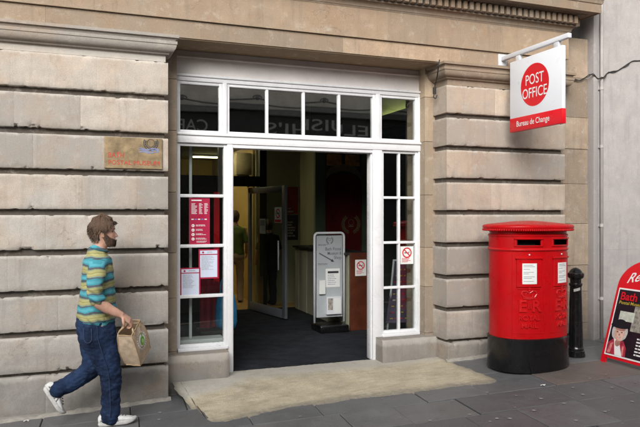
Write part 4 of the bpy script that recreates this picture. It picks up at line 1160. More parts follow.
# ------------------------------------------------------------------ lobby furniture
# reception counter
ct = thing('reception_counter', 'long cream counter with dark top and red brown wooden end in the lobby', 'counter', (3.75, 2.2, FZ))
cx0, cx1 = 3.60, 3.95; cy0, cy1 = 2.14, 4.48
b = B(); b.box(cx0, cx1 - .01, cy0 + .03, cy1, FZ, 1.165)
for y in (2.55, 3.0, 3.45, 3.9, 4.3): b.box(cx0 - .008, cx0 + .002, y - .015, y + .015, FZ, 1.165)
obj('body', b, M['cream'], ct)
xe0 = UX(350, cy0)
b = B(); b.box(xe0, cx1 + .02, cy0 - .012, cy0 + .035, FZ, 1.20, bev=.004); obj('wooden_end', b, M['wood'], ct)
b = B(); b.box(cx0 - .05, cx1, cy0 + .037, cy1 + .01, 1.165, 1.20, bev=.004); obj('top', b, M['darkframe'], ct)
notice('no_smoking_sign', 'white no smoking sign on the wooden end of the lobby counter', 'sign', 355.2, 366.2, 259.5, 276, cy0 - .0155, d_smoke, sk)
# no smoking sign on the inner door: paper on the glass facing -X
ps = D0 + dv * .26 + dn * .03
b = B()
def onDoor(s0, s1, z0, z1, mi, off):
    p = [D0 + dv * s0 + dn * off, D0 + dv * s1 + dn * off]; b.quad(p[0] + Z_ * z0, p[1] + Z_ * z0, p[1] + Z_ * z1, p[0] + Z_ * z1, mi)
za, zb = 1.60 - FZ, 1.84 - FZ
onDoor(.10, .32, za, zb, 0, .026); onDoor(.115, .305, za + .01, za + .05, 1, .028)
c = D0 + dv * .21 + dn * .029 + Z_ * (za + .145); b.disc(c, dv, Z_, .055, .072, seg=24, mi=1)
q = (dv + Z_).normalized(); n = (dv - Z_).normalized() * .008; b.quad(c - q * .06 - n, c + q * .06 - n, c + q * .06 + n, c - q * .06 + n, 1)
b.quad(*[c + dv * x + Z_ * z + dn * .0008 for x, z in ((-.035, -.008), (.035, -.008), (.035, .008), (-.035, .008))], 2)
tag(obj('no_smoking_sign', b, sk, origin=ps), 'white no smoking sign stuck on the open inner glass door', 'sign')
b = B(); onDoor(.62, .82, 1.42 - FZ, 1.66 - FZ, 0, .026); onDoor(.64, .80, 1.55 - FZ, 1.64 - FZ, 1, .028)
tag(obj('door_notice', b, [M['card'], M['greyink']], origin=ps), 'small pale paper notice in the middle of the open inner glass door', 'notice')
# posters on the olive wall
a = at(291, 218, 5.235)
b = B(); p0 = at(286, 214, 5.23); p1 = at(298, 187, 5.23); b.box(p0.x, p1.x, 5.225, 5.235, p0.z, p1.z); R(b, Vector((p0.x, 5.225, p0.z)), .02, .14, .03, .06, 1); R(b, Vector((p0.x, 5.225, p0.z)), .02, .10, .09, .11, 1)
tag(obj('wall_poster', b, [M['darkred'], M['photo_grey']], origin=p0), 'dark red poster on the lobby wall right of the open glass door', 'poster')
b = B(); p0 = at(286, 240, 5.23); p1 = at(298, 215, 5.23); b.box(p0.x, p1.x, 5.225, 5.235, p0.z, p1.z, 1); bars(b, Vector((p0.x + .02, 5.224, p0.z + .04)), X_, Z_, NY, .16, .3, 6, 0, .001, .6, 3)
tag(obj('wall_poster', b, [M['photo_grey'], M['poster_dark']], origin=p0), 'black and grey notice hung below the dark red lobby poster', 'poster')

# information stand
ISX, ISY = 3.34, 2.24
st = thing('information_stand', 'white framed poster stand with an arrow and museum lettering in the doorway', 'sign', (ISX, ISY, FZ))
b = B(); b.box(ISX - .20, ISX + .22, ISY - .19, ISY + .19, FZ, FZ + .10, bev=.02); obj('base', b, M['black'], st, smooth=30)
w2, zb_, zt_ = .218, FZ + .12, 1.475
rr = .05; fp = [(-w2, zb_), (-w2, zt_ - rr)] + [(-w2 + rr - rr * cos(t), zt_ - rr + rr * sin(t)) for t in (pi / 8, pi / 4, 3 * pi / 8, pi / 2)] + [(w2 - rr + rr * sin(t), zt_ - rr + rr * cos(t)) for t in (0, pi / 8, pi / 4, 3 * pi / 8, pi / 2)] + [(w2, zb_)]
b = B(); b.tube([(ISX + x, ISY, z) for x, z in fp], .017, 10); obj('frame', b, M['signmetal'], st, smooth=True)
pw = w2 - .028; pz0, pz1 = zb_ + .07, zt_ - .035
b = B(); b.box(ISX - pw, ISX + pw, ISY - .012, ISY + .012, pz0, pz1, bev=.004); panel = obj('panel', b, mk('grey_panel', (.40, .43, .45), .5, .04), st)
yy = ISY - .0125
b = B()
text_on(b, 'Bath Postal', .062, (ISX + pw - .015, yy, 1.235), X_, Z_, NY, .001, align='RIGHT', bold=.004, width=.235)
text_on(b, 'Museum &', .062, (ISX + pw - .015, yy, 1.175), X_, Z_, NY, .001, align='RIGHT', bold=.004, width=.205)
text_on(b, 'Shop', .062, (ISX + pw - .015, yy, 1.115), X_, Z_, NY, .001, align='RIGHT', bold=.004, width=.11)
p0, p1 = Vector((ISX - .155, yy - .001, 1.20)), Vector((ISX + .07, yy - .001, 1.075)); d = (p1 - p0).normalized(); n = d.cross(NY) * .008
b.quad(p0 - n, p1 - d * .03 - n, p1 - d * .03 + n, p0 + n)
b.cap(b.ring([p1, p1 - d * .05 + n * 3, p1 - d * .05 - n * 3]))
bars(b, Vector((ISX - .17, yy, 1.30)), X_, Z_, NY, .17, .02, 2, 0, .001, .5, 2); bars(b, Vector((ISX - .17, yy, 1.03)), X_, Z_, NY, .15, .03, 2, 0, .001, .4, 6)
wreath(b, (ISX + .0, yy - .001, 1.375), .045, X_, Z_, NY); b.disc((ISX, yy - .001, 1.385), X_, Z_, .014, .020, seg=16)
obj('lettering', b, mk('slate_ink', (.10, .11, .13), .6), panel)
b = B(); b.box(ISX - .06 + .0, ISX + .15, ISY - .016, ISY - .0135, .73, .985)
bars(b, Vector((ISX - .03, ISY - .016, .75)), X_, Z_, NY, .15, .15, 6, 1, .001, .4, 14); R(b, Vector((ISX - .03, ISY - .016, .90)), 0, .16, .02, .05, 2)
obj('pinned_sheet', b, [M['whiteink'], M['greyink'], M['ink']], panel)
b = B(); b.box(ISX - .06, ISX + .16, ISY - .055, ISY - .013, .36, .60, bev=.004); R(b, Vector((ISX - .06, ISY - .055, .36)), .02, .09, .06, .22, 1); R(b, Vector((ISX - .06, ISY - .055, .36)), .11, .20, .02, .22, 2); obj('leaflet_holder', b, [M['signmetal'], M['photo_grey'], M['card']], panel)
b = B(); b.box(ISX - .165, ISX - .075, ISY - .05, ISY - .013, .64, .83, bev=.004); obj('leaflet_holder', b, M['card'], panel)

# patterned display board behind the right side window
db = thing('display_board', 'dark patterned display board leaning inside the right side window', 'board', (3.6, .95, FZ))
dY = .95; q = [at(386.5, 331, dY), at(415, 325, dY - .05), at(413, 262, dY + .12), at(394.5, 262, dY + .12)]
q = [Vector((p.x, p.y, p.z)) for p in q]; q[0].z = q[1].z = .42; q[1].x = q[0].x + .42; q[2].x = q[3].x + .36; q[2].z = q[3].z
b = B(); r0 = b.ring(q); r1 = b.ring([p + Vector((0, .02, 0)) for p in q]); b.bridge(r0, r1); b.cap(r0); b.cap(r1, 0, True); b.fix()
def bil(s, t, o=.004): return (q[0].lerp(q[1], s)).lerp(q[3].lerp(q[2], s), t) + NY * o
rnd = random.Random(2)
for i in range(9):
    for j in range(6):
        s0 = .08 + j * .155 + .02 * (i % 2); t0 = .06 + i * .10; wv = rnd.uniform(.05, .10)
        b.cap(b.ring([bil(s0, t0), bil(s0 + wv, t0), bil(s0 + wv, t0 + .018), bil(s0, t0 + .018)]), rnd.choice([1, 1, 2, 3]))
obj('board', b, [M['purple'], M['yellowink'], M['redink'], M['photo_pale']], db)
b = B(); b.tube([q[0] + Vector((-.012, -.006, -.29)), q[3] + Vector((-.012, -.006, .03))], .013, 8); b.tube([q[1] + Vector((.012, -.006, -.29)), q[2] + Vector((.012, -.006, .03))], .013, 8); b.tube([q[3] + Vector((-.012, -.006, .02)), q[2] + Vector((.012, -.006, .02))], .012, 8)
obj('frame', b, M['signmetal'], db, smooth=True)

# red drape behind left window and a narrow red banner
rd = B(); n = 26; rows = []
for i in range(n + 1):
    t = i / n; r = []
    for k in range(9):
        s = k / 8; x0 = UX(199, 1.0) + .03 * s; x1 = UX(232, 1.0)
        zt0 = 1.02 - .10 * t
        z = FZ + .02 + (zt0 - FZ) * s; r.append((x0 + (x1 - x0) * t, 1.0 + .035 * sin(t * 17) * (1 - .4 * s) + .1 * s, z))
    rows.append(rd.ring(r))
for i in range(n): rd.bridge(rows[i], rows[i + 1], 0, False)
tag(obj('red_drape', rd, mk('crimson_cloth', (.22, .012, .025), .8, .25, 9), smooth=True, origin=(1.5, 1.0, FZ)), 'dark red draped cloth standing low behind the left side window', 'drape')
bn = thing('red_banner', 'narrow bright red roller banner just inside the left side window', 'banner', (UX(218, 1.6), 1.6, FZ))
xa, xb = UX(213.8, 1.6), UX(219.5, 1.6); b = B(); b.box(xa, xb, 1.6, 1.606, FZ + .08, 2.0); obj('sheet', b, M['signred'], bn)
b = B(); b.box(xa - .01, xb + .01, 1.55, 1.66, FZ, FZ + .08, bev=.02); obj('cassette', b, M['signmetal'], bn)
# blue bag on the lobby floor by the left post
bg = thing('blue_bag', 'blue fabric bag just visible behind the left door post', 'bag', (LJ1 - .02, .95, FZ))
bx = UX(231, .95); b = B(); rows = []
for z, w, d in ((FZ + .36, .10, .08), (FZ + .42, .115, .10), (FZ + .6, .11, .09), (FZ + .72, .085, .06), (FZ + .76, .05, .03)):
    rows.append(b.ring([(bx - .055 + w * cos(2 * pi * k / 20) * (1 + .1 * sin(5 * k)), .95 + d * sin(2 * pi * k / 20), z + .01 * sin(3 * k)) for k in range(20)]))
for i in range(4): b.bridge(rows[i], rows[i + 1])
b.cap(rows[0], 0, True); b.cap(rows[-1]); obj('sack', b, M['bluebag'], bg, smooth=True)
b = B(); b.tube(smooth_path([Vector((bx - .12, .95, FZ + .72)), Vector((bx - .11, .95, FZ + .86)), Vector((bx - .05, .95, FZ + .93)), Vector((bx + .0, .95, FZ + .86)), Vector((bx + .01, .95, FZ + .72))]), .010, 8); obj('strap', b, M['bluebag'], bg, smooth=True)
sb = thing('side_stool', 'small dark low table holding the blue bag behind the left door post', 'table', (bx - .1, .95, FZ))
b = B(); b.box(bx - .36, bx - .0, .80, 1.10, FZ + .32, FZ + .355, bev=.006); obj('top', b, M['darkframe'], sb)
for sx in (bx - .34, bx - .04):
    for sy in (.83, 1.07):
        b = B(); b.tube([(sx, sy, FZ), (sx, sy, FZ + .32)], .012, 8); obj('leg', b, M['darkframe'], sb, smooth=True)

# air conditioner box on hall header and ceiling lights
ac = thing('wall_unit', 'boxy grey unit on the yellow wall above the inner doorway', 'unit', (2.9, 5.2, 2.5))
p0, p1 = at(236, 176, 5.3), at(252, 153, 5.3)
b = B(); b.box(p0.x, p1.x, 5.3, 5.5, p0.z + .02, min(p1.z, 2.97), bev=.02); obj('case', b, mk('beige_case', (.40, .36, .22), .5), ac, smooth=30)
b = B(); b.box(p0.x + .05, p1.x - .08, 5.305, 5.45, p0.z - .05, p0.z + .018, bev=.01); b.tube([(p1.x - .05, 5.38, p0.z + .03), (p1.x - .05, 5.38, p0.z - .2)], .02, 8); obj('outlet', b, M['darkframe'], ac, smooth=30)
for i, (lx, ly, lab, mt) in enumerate(((2.25, 5.15, 'long lit ceiling strip light seen through the left side window, the right one', 'lampglow'), (1.35, 5.9, 'long lit ceiling strip light seen through the left side window, the left one', 'lampglow'), (2.7, 7.6, 'lit ceiling strip light deep in the yellow hall', 'lampglow'))):
    lt = thing('ceiling_light', lab, 'light', (lx, ly, 2.97))
    b = B(); b.box(lx - .32, lx + .32, ly - .05, ly + .05, 2.94, 2.978, bev=.006); obj('housing', b, M['signmetal'], lt)
    b = B(); b.box(lx - .30, lx + .30, ly - .03, ly + .03, 2.912, 2.939, bev=.008); obj('diffuser', b, M[mt], lt); lt['group'] = 'ceiling strip lights in the hall'
lt = thing('cove_light', 'strip light on the ledge under the pale green bulkhead behind the top right pane', 'light', (4.16, 1.6, 3.04))
b = B(); b.box(4.14, 4.18, .8, 2.45, 3.036, 3.05); obj('housing', b, M['signmetal'], lt)
b = B(); b.tube([(4.16, .85, 3.064), (4.16, 2.4, 3.064)], .012, 10); obj('tube', b, mk('cove_tube', (.9, .9, .7), .5, emis=(1, .97, .62), estr=16.0), lt, smooth=True)

# ------------------------------------------------------------------ figures
def loft(b, pts, seg=20, mi=0, sub=4, side=Y_):
    """tapered limb through (pos, half depth, half width); ends rounded"""
    P = [Vector(p[0]) for p in pts]; A = [p[1] for p in pts]; Wd = [p[2] for p in pts]
    PP, AA, WW = [], [], []
    n = len(P)
    for i in range(n - 1):
        p0, p1, p2, p3 = P[max(i - 1, 0)], P[i], P[i + 1], P[min(i + 2, n - 1)]
        for k in range(sub):
            t = k / sub
            PP.append(.5 * ((2 * p1) + (p2 - p0) * t + (2 * p0 - 5 * p1 + 4 * p2 - p3) * t * t + (3 * p1 - p0 - 3 * p2 + p3) * t ** 3))
            ts = t * t * (3 - 2 * t)
            AA.append(A[i] + (A[i + 1] - A[i]) * ts); WW.append(Wd[i] + (Wd[i + 1] - Wd[i]) * ts)
    PP.append(P[-1]); AA.append(A[-1]); WW.append(Wd[-1])
    t0 = (PP[0] - PP[1]).normalized(); t1 = (PP[-1] - PP[-2]).normalized()
    def endcap(p, t, a, w, rev):
        out = [(p + t * (min(a, w) * .8 * sin(x)), a * cos(x), w * cos(x)) for x in (.5, .95, 1.3)]
        return out[::-1] if rev else out
    pre = endcap(PP[0], t0, AA[0], WW[0], True); post = endcap(PP[-1], t1, AA[-1], WW[-1], False)
    allp = [x[0] for x in pre] + PP + [x[0] for x in post]; allA = [x[1] for x in pre] + AA + [x[1] for x in post]; allW = [x[2] for x in pre] + WW + [x[2] for x in post]
    rings = []
    for i, p in enumerate(allp):
        t = (allp[min(i + 1, len(allp) - 1)] - allp[max(i - 1, 0)]).normalized()
        w = side - t * side.dot(t)
        if w.length < .05: w = X_ - t * X_.dot(t)
        w.normalize(); a = w.cross(t)
        rings.append(b.ring([p + a * (allA[i] * cos(2 * pi * k / seg)) + w * (allW[i] * sin(2 * pi * k / seg)) for k in range(seg)]))
    for i in range(len(rings) - 1): b.bridge(rings[i], rings[i + 1], mi)
    b.cap(rings[0], mi, True); b.cap(rings[-1], mi)
def remesh(b, voxel, smooth=3, sf=.5):
    """fuse overlapping closed shells into one continuous surface; returns (verts, faces) as a new B"""
    bmesh.ops.recalc_face_normals(b.bm, faces=b.bm.faces)
    me = bpy.data.meshes.new('tmp'); b.bm.to_mesh(me); b.bm.free()
    ob = bpy.data.objects.new('tmp', me); COL.objects.link(ob)
    m = ob.modifiers.new('r', 'REMESH'); m.mode = 'VOXEL'; m.voxel_size = voxel; m.adaptivity = 0
    if smooth:
        s = ob.modifiers.new('s', 'SMOOTH'); s.factor = sf; s.iterations = smooth
    dg = bpy.context.evaluated_depsgraph_get(); dg.update()
    me2 = bpy.data.meshes.new_from_object(ob.evaluated_get(dg))
    out = B(); out.bm.from_mesh(me2)
    COL.objects.unlink(ob); bpy.data.objects.remove(ob); bpy.data.meshes.remove(me); bpy.data.meshes.remove(me2)
    return out
def wrinkle(b, f):
    b.bm.normal_update()
    mv = [(v, v.normal * f(v.co)) for v in b.bm.verts]
    for v, d in mv: v.co += d

HEADT = [(0.0, .058, .022, .020), (.03, .080, -.005, .036), (.08, .090, -.03, .046), (.15, .094, -.050, .055), (.25, .095, -.068, .062), (.35, .093, -.082, .068), (.45, .092, -.094, .072), (.55, .090, -.100, .0755), (.65, .096, -.101, .077), (.75, .091, -.097, .075), (.85, .074, -.083, .065), (.93, .046, -.058, .047), (.975, .02, -.035, .026), (1.0, -.004, -.012, .006)]
def head_pt(t, phi, H, inflate=0.0):
    t = max(0.0, min(1.0, t))
    for i in range(len(HEADT) - 1):
        if HEADT[i][0] <= t <= HEADT[i + 1][0]: break
    a, c = HEADT[i], HEADT[i + 1]; k = (t - a[0]) / (c[0] - a[0])
    fr, bk, w = [a[j] + (c[j] - a[j]) * k for j in (1, 2, 3)]
    mid = (fr + bk) / 2; hx = (fr - bk) / 2
    cx, sy = cos(phi), sin(phi)
    n = 2.25; ex = math.copysign(abs(cx) ** (2 / n), cx); ey = math.copysign(abs(sy) ** (2 / n), sy)
    x, y = mid + (hx + inflate) * ex, (w + inflate) * ey
    if cx > 0 and inflate < .001:
        g = lambda y0, s, t0, st: math.exp(-((y - y0) / s) ** 2 - ((t - t0) / st) ** 2)
        nose = 0
        if .315 < t < .56:
            h = (.56 - t) / .2; nose = .031 * min(1, h) * (1 if t > .345 else max(0, (t - .315) / .03)); nose *= math.exp(-(y / (.0085 + .006 * min(1, h))) ** 2)
        x += nose + .006 * g(0, .024, .245, .022) + .005 * g(0, .022, .19, .02) - .004 * g(0, .02, .217, .01) + .006 * g(0, .022, .06, .05)
        x -= .012 * (g(.032, .015, .525, .035) + g(-.032, .015, .525, .035))
        x += .004 * (g(.032, .018, .60, .025) + g(-.032, .018, .60, .025)) + .005 * (g(.045, .015, .42, .05) + g(-.045, .015, .42, .05))
    return Vector((x, y, t * H + (inflate if t > .9 else 0)))
def head(b, mat, H=.245, nt=44, nph=56):
    rings = []
    ts = [0.003 + .994 * k / nt for k in range(nt + 1)]
    for t in ts: rings.append(b.ring([mat @ head_pt(t, 2 * pi * k / nph, H) for k in range(nph)]))
    for i in range(nt): b.bridge(rings[i], rings[i + 1])
    b.cap(rings[0], 0, True); b.cap(rings[-1])
    for s in (-1, 1):      # ears: a curved rim around a shell
        R_ = bmesh.ops.create_uvsphere(b.bm, u_segments=14, v_segments=10, radius=1.0)
        for v in R_['verts']:
            p = Vector((v.co.x * .018 - .004, s * (.073 + .006 * v.co.y * s + .012 * max(0, -v.co.x)) , .455 * H + v.co.z * .032)); v.co = mat @ p
def hand(b, wrist, f, n, mi=0, curl=(1.0, 1.0, 1.0, 1.0), size=1.0):
    """right hand: f = finger direction, n = palm normal; returns the grip centre"""
    f = f.normalized(); n = (n - f * n.dot(f)).normalized(); s = f.cross(n)
    k = size
    pk = wrist + f * .085 * k
    loft(b, [(wrist - f * .01, .017, .026), (wrist + f * .035 * k, .0165, .037), (pk, .0145, .040)], 14, mi, 3, s)
    ln = (.040, .045, .042, .033)
    for i in range(4):
        o = pk + s * ((-.0285 + .019 * i) * k) - n * .002
        p = [o - f * .012]; ang = .30 * curl[i]; d = f
        for j, seg in enumerate((1.0, .66, .5)):
            a = ang if j == 0 else ang + (1.15 if j == 1 else 2.05) * curl[i]
            d = f * cos(a) + n * sin(a); p.append(p[-1] + d * (ln[i] * seg * k + (.012 if j == 0 else 0)))
        loft(b, [(p[0], .0088, .0088), (p[1], .0085, .0085), (p[2], .0078, .0078), (p[3], .0066, .0066)], 10, mi, 3, s)
    t0 = wrist + f * .028 * k - s * .030; t1 = t0 + (f * .6 - s * .55 + n * .45) * .042; t2 = t1 + (f * .75 + s * .1 + n * .65) * .030
    loft(b, [(t0, .013, .012), (t1, .0105, .0105), (t2, .008, .008)], 10, mi, 3, s)
    return pk + n * .022 + f * .012

def shoe(parent, heel, d, upv, L_=.295, mats=('shoe', 'sole', 'shoegrey')):
    """training shoe from heel point along d; its sole is a sub-part"""
    d = d.normalized(); upv = (upv - d * upv.dot(d)).normalized(); s = d.cross(upv)
    m = Matrix(((d.x, s.x, upv.x, heel.x), (d.y, s.y, upv.y, heel.y), (d.z, s.z, upv.z, heel.z), (0, 0, 0, 1)))
    sec = [(0, .022, .035, .075), (.02, .032, .03, .098), (.06, .036, .03, .102), (.10, .036, .03, .098), (.14, .038, .03, .086), (.18, .042, .03, .070), (.22, .045, .03, .058), (.255, .042, .03, .048), (.28, .030, .03, .040), (.295, .012, .033, .036)]
    b = B(); rings = []
    for x, w, z0, z1 in sec:
        x *= L_ / .295
        rings.append(b.ring([m @ Vector((x, w * math.copysign(abs(cos(t)) ** .75, cos(t)), z0 * .7 + (z1 - z0 * .7) * (.5 + .5 * math.copysign(abs(sin(t)) ** .8, sin(t))))) for t in [2 * pi * k / 18 for k in range(18)]]))
    for i in range(len(rings) - 1): b.bridge(rings[i], rings[i + 1])
    b.cap(rings[0], 0, True); b.cap(rings[-1])
    for q in (-1, 1):           # side stripes, toe cap and heel tab
        for x in (.095, .125, .155):
            w = .0405 if x < .13 else .0415
            b.tube([m @ Vector((x, q * w, .032)), m @ Vector((x - .010, q * (w + .001), .052)), m @ Vector((x - .024, q * (w - .008), .074))], .0042, 6, 1)
        b.tube([m @ Vector((.02, q * .033, .05)), m @ Vector((.05, q * .0375, .055)), m @ Vector((.075, q * .037, .05))], .005, 6, 1)
    for x in (.15, .17, .19, .21): b.tube([m @ Vector((x, -.02, .086 - (x - .15) * .5)), m @ Vector((x + .008, 0, .092 - (x - .15) * .5)), m @ Vector((x, .02, .086 - (x - .15) * .5))], .0035, 6, 1)
    b.fix(); o = obj('shoe', b, [M[mats[0]], M[mats[2]]], parent, smooth=50)
    b = B(); rings = []
    for z, k in ((0, .94), (.006, 1.0), (.022, 1.03), (.03, .98)):
        ol = []
        for x, w in ((.0, .020), (.012, .032), (.06, .037), (.12, .036), (.18, .043), (.23, .047), (.27, .038), (.292, .022), (.302, .0)): ol.append((x, w * k))
        pts = [(x, w) for x, w in ol] + [(x, -w) for x, w in ol[::-1][1:]]
        toe = lambda x: max(0, x - .22) ** 2 * 2.2
        rings.append(b.ring([m @ Vector((.15 + (x - .15) * k * L_ / .295, w, z + toe(x))) for x, w in pts]))
    for i in range(3): b.bridge(rings[i], rings[i + 1])
    b.cap(rings[0], 0, True); b.cap(rings[-1]); b.fix()
    obj('sole', b, M[mats[1]], o, smooth=50)

# ---- the walking man
PYm = -.42
def px(u, v, dy=0.0):
    p = at(u, v, PYm); return Vector((p.x, PYm + dy, p.z))
ft = px(104, 420)
man = thing('person', 'bearded man in striped jumper and jeans walking past with a jute bag', 'person', (px(100, 418).x, PYm, gz(.2, PYm)))
# head frame: local x forward, origin at chin level under the ears
hz = px(103.6, 247.2); HM = Matrix.Translation(Vector((hz.x, PYm, hz.z))) @ Matrix.Rotation(radians(-2), 4, 'Y') @ Matrix.Rotation(radians(-4), 4, 'Z')
bb = B(); head(bb, HM)
loft(bb, [(px(98, 257), .062, .066), (px(99.5, 249), .056, .058), (px(101, 241), .055, .056)], 20)
loft(bb, [(px(97, 318), .10, .13), (px(97, 300), .10, .13), (px(98, 280), .10, .14), (px(98, 266), .085, .13), (px(98, 256), .055, .07)], 24)
# right arm (nearer) carrying the bag, left arm beyond
wr = px(119, 310.5, -.235)
loft(bb, [(px(97, 265, -.15), .042, .04), (px(94, 280, -.24), .044, .041), (px(94.8, 296, -.255), .044, .041), (px(104, 303.2, -.24), .045, .041), (px(112, 307.5, -.238), .036, .032), (px(119.5, 311, -.235), .0265, .024)], 18)
fdir = (px(126, 315.5, -.225) - wr); grip = hand(bb, wr, fdir, Vector((-.45, .55, -.75)), curl=(1.0, 1.02, 1.05, 1.1))
loft(bb, [(px(97, 265, .15), .042, .04), (px(95, 281, .215), .046, .043), (px(95, 297, .225), .044, .041), (px(101, 309, .22), .036, .034), (px(106, 318, .20), .026, .024)], 18)
hand(bb, px(106, 318, .20), Vector((.4, -.1, -.9)), Vector((-.3, -.9, -.1)), curl=(.5, .55, .6, .65))
# legs inside the jeans keep the figure continuous
loft(bb, [(px(97, 322, -.09), .09, .08), (px(104, 345, -.09), .075, .07), (px(110, 368, -.09), .055, .05), (px(109, 392, -.09), .05, .045), (px(109, 412, -.09), .038, .036)], 18)
loft(bb, [(px(97, 322, .09), .09, .08), (px(96, 348, .09), .075, .07), (px(93, 371, .09), .055, .05), (px(74, 384, .09), .05, .045), (px(52, 395, .09), .038, .036)], 18)
out = remesh(bb, .0045, 2, .45)
obj('body', out, M['skin'], man, smooth=True)
# hair: shell over the skull with a ragged hairline, plus loose tufts
def hairline(phi):
    a = abs((phi + pi) % (2 * pi) - pi)
    pts = [(0, .79), (.5, .77), (.8, .72), (1.05, .60), (1.35, .46), (1.62, .50), (1.80, .52), (2.0, .26), (2.5, .18), (pi, .17)]
    for i in range(len(pts) - 1):
        if pts[i][0] <= a <= pts[i + 1][0]:
            k = (a - pts[i][0]) / (pts[i + 1][0] - pts[i][0]); return pts[i][1] + (pts[i + 1][1] - pts[i][1]) * k
    return .17
def hair_shell(lo_fn, hi_fn, thick, nph, nt, p0, p1, seed, amp=.007):
    b = B(); rows = []
    for k in range(nph + 1):
        phi = p0 + (p1 - p0) * k / nph; lo, hi = lo_fn(phi), hi_fn(phi); r = []
        lo += .02 * fn((cos(phi) * 9, sin(phi) * 9, seed), 1.7)
        for j in range(nt + 1):
            t = lo + (hi - lo) * j / nt; e = min(1, j / nt * 5 + .12)
            nz = fn((phi * 9, t * 2.2, seed), 1.6) + .6 * fn((phi * 26, t * 5, seed), 1.5)
            p = head_pt(min(.999, t), phi, .245, .002 + (thick + amp * nz) * e)
            r.append(HM @ p)
        rows.append(b.ring(r))
    for i in range(nph): b.bridge(rows[i], rows[i + 1], 0, False)
    return b
b = hair_shell(hairline, lambda p: .998, .017, 110, 22, 0, 2 * pi, 3)
rnd = random.Random(11)
def strand(b, phi, t, ln, drop, thick=.016, fwd=0.0):
    p = head_pt(min(.995, t), phi, .245, thick - .004); q = head_pt(min(.995, t + .03), phi, .245, thick)
    nrm = (p - Vector((-.005, 0, .13))).normalized()
    d = (nrm * .45 + Vector((fwd, 0, -drop))).normalized()
    w = nrm.cross(d).normalized() * .0022; e = p + d * ln
    a = b.ring([HM @ (p - w), HM @ (p + w), HM @ (p + d * ln * .55 + w * .8 + nrm * .003), HM @ e, HM @ (p + d * ln * .55 - w * .8 + nrm * .003)])
    b.cap(a, rnd.choice((0, 0, 1, 2)))
for i in range(1500):
    phi = rnd.uniform(0, 2 * pi); lo = hairline(phi); t = lo + (1 - lo) * rnd.random() ** 1.0 * .98 + .02
    a = abs((phi + pi) % (2 * pi) - pi)
    strand(b, phi, t, rnd.uniform(.014, .032), 1.1, .017, .55 if a < 1.2 else -.25)
for i in range(140):
    phi = rnd.uniform(-.75, .75); strand(b, phi, .80 + .08 * rnd.random(), rnd.uniform(.02, .034), .55, .017, .8)
obj('hair', b, [M['hair'], M['tuft'], M['hairdark']], man, smooth=True)
b = B()
for i in range(120):
    phi = rnd.uniform(0, 2 * pi); p = HM @ Vector((-.012 + .022 * cos(phi) * rnd.random(), .02 * sin(phi), .262)); d = Vector((rnd.uniform(-.35, .45), rnd.uniform(-.5, .5), 1)).normalized()
    w = Vector((.0022, 0, 0)); e = p + d * rnd.uniform(.014, .03); b.cap(b.ring([p - w, p + w, e]))
obj('hair_tuft', b, M['tuft'], man)
def b_lo(phi): return .012
def b_hi(phi):
    a = abs(phi); return .03 * fn((phi * 3, 2, 1), 2) + .20 + .05 * max(0, a - .25) / .3 if a < .55 else (.25 + .07 * (a - .55) / .5 if a < 1.05 else .32 + .18 * (a - 1.05) / .45)
b = hair_shell(b_lo, b_hi, .006, 64, 12, -1.5, 1.5, 8, .004)
for i in range(1100):
    phi = rnd.uniform(-1.45, 1.45); t = .02 + (b_hi(phi) - .02) * rnd.random(); strand(b, phi, t + .03 * rnd.random(), rnd.uniform(.008, .018), 1.0, .0075, .15)
for i in range(420):
    sg_ = rnd.choice((-1, 1)); q = rnd.random(); phi = sg_ * (1.3 + .32 * rnd.random()); t = .04 + .34 * q
    strand(b, phi, t, rnd.uniform(.008, .018), 1.0, .006, .2)
for k in range(14):      # moustache
    for s in (-1, 1):
        phi = s * (.04 + .028 * k); p = HM @ head_pt(.268 - .0035 * k, phi, .245, .0125); q = HM @ head_pt(.225 - .006 * k, phi + s * .05, .245, .0135); w = Vector((0, .003, 0)); b.cap(b.ring([p - w, p + w, q + w, q - w]))
obj('beard', b, [M['beard'], M['tuft'], M['hairdark']], man, smooth=True)
for s in (-1, 1):
    b = B(); c = HM @ Vector((.0735, s * .031, .525 * .245)); b.sphere(c, .0105, 12, 8, sc=(.9, 1, .75)); obj('eye', b, M['eye'], man, smooth=True)
    b = B(); b.tube([HM @ (head_pt(.60, s * a, .245) + Vector((.003, 0, z))) for a, z in ((.20, 0), (.38, .004), (.58, .001))], [.003, .0042, .0025], 6); obj('eyebrow', b, M['beard'], man, smooth=True)
# jumper
b = B()
loft(b, [(px(96.3, 316.5), .157, .192), (px(97, 308), .152, .184), (px(97.7, 296), .142, .180), (px(97.8, 282), .132, .186), (px(97.6, 270), .124, .188), (px(97.6, 260.5), .112, .172), (px(97.6, 254.5), .090, .125), (px(98.6, 250.5), .074, .080)], 28)
loft(b, [(px(97, 263.5, -.155), .078, .06), (px(95, 273, -.22), .070, .060), (px(93.5, 284, -.250), .065, .057), (px(94, 292, -.258), .060, .054), (px(96.5, 296.5, -.256), .058, .053)], 22)
loft(b, [(px(97, 263.5, .155), .078, .06), (px(95, 273, .20), .072, .063), (px(94, 285, .222), .066, .060), (px(95, 298, .228), .060, .056), (px(100, 308, .222), .048, .045)], 22)
jb = remesh(b, .007, 4, .5)
wrinkle(jb, lambda p: .010 * fn((p.x * 1.2, p.y, p.z * 2.6), 7) + .005 * fn((p.x, p.y, p.z * 1.6), 19) + (.006 * sin((p.z + p.x * .8) * 95) * max(0, min(1, (px(0, 283).z - p.z) * 18)) if p.y < PYm - .17 else 0))
obj('jumper', jb, stripe_mat(px(97, 293).z), man, smooth=True)
b = B(); ctr = px(98.8, 250.2); 
ringp = [ctr + Vector((.072 * cos(t), .075 * sin(t), -.015 * cos(t) + .004)) for t in [2 * pi * k / 28 for k in range(29)]]
b.tube(ringp, .0085, 8, caps=False); cuffc = px(97.5, 297.5, -.237)
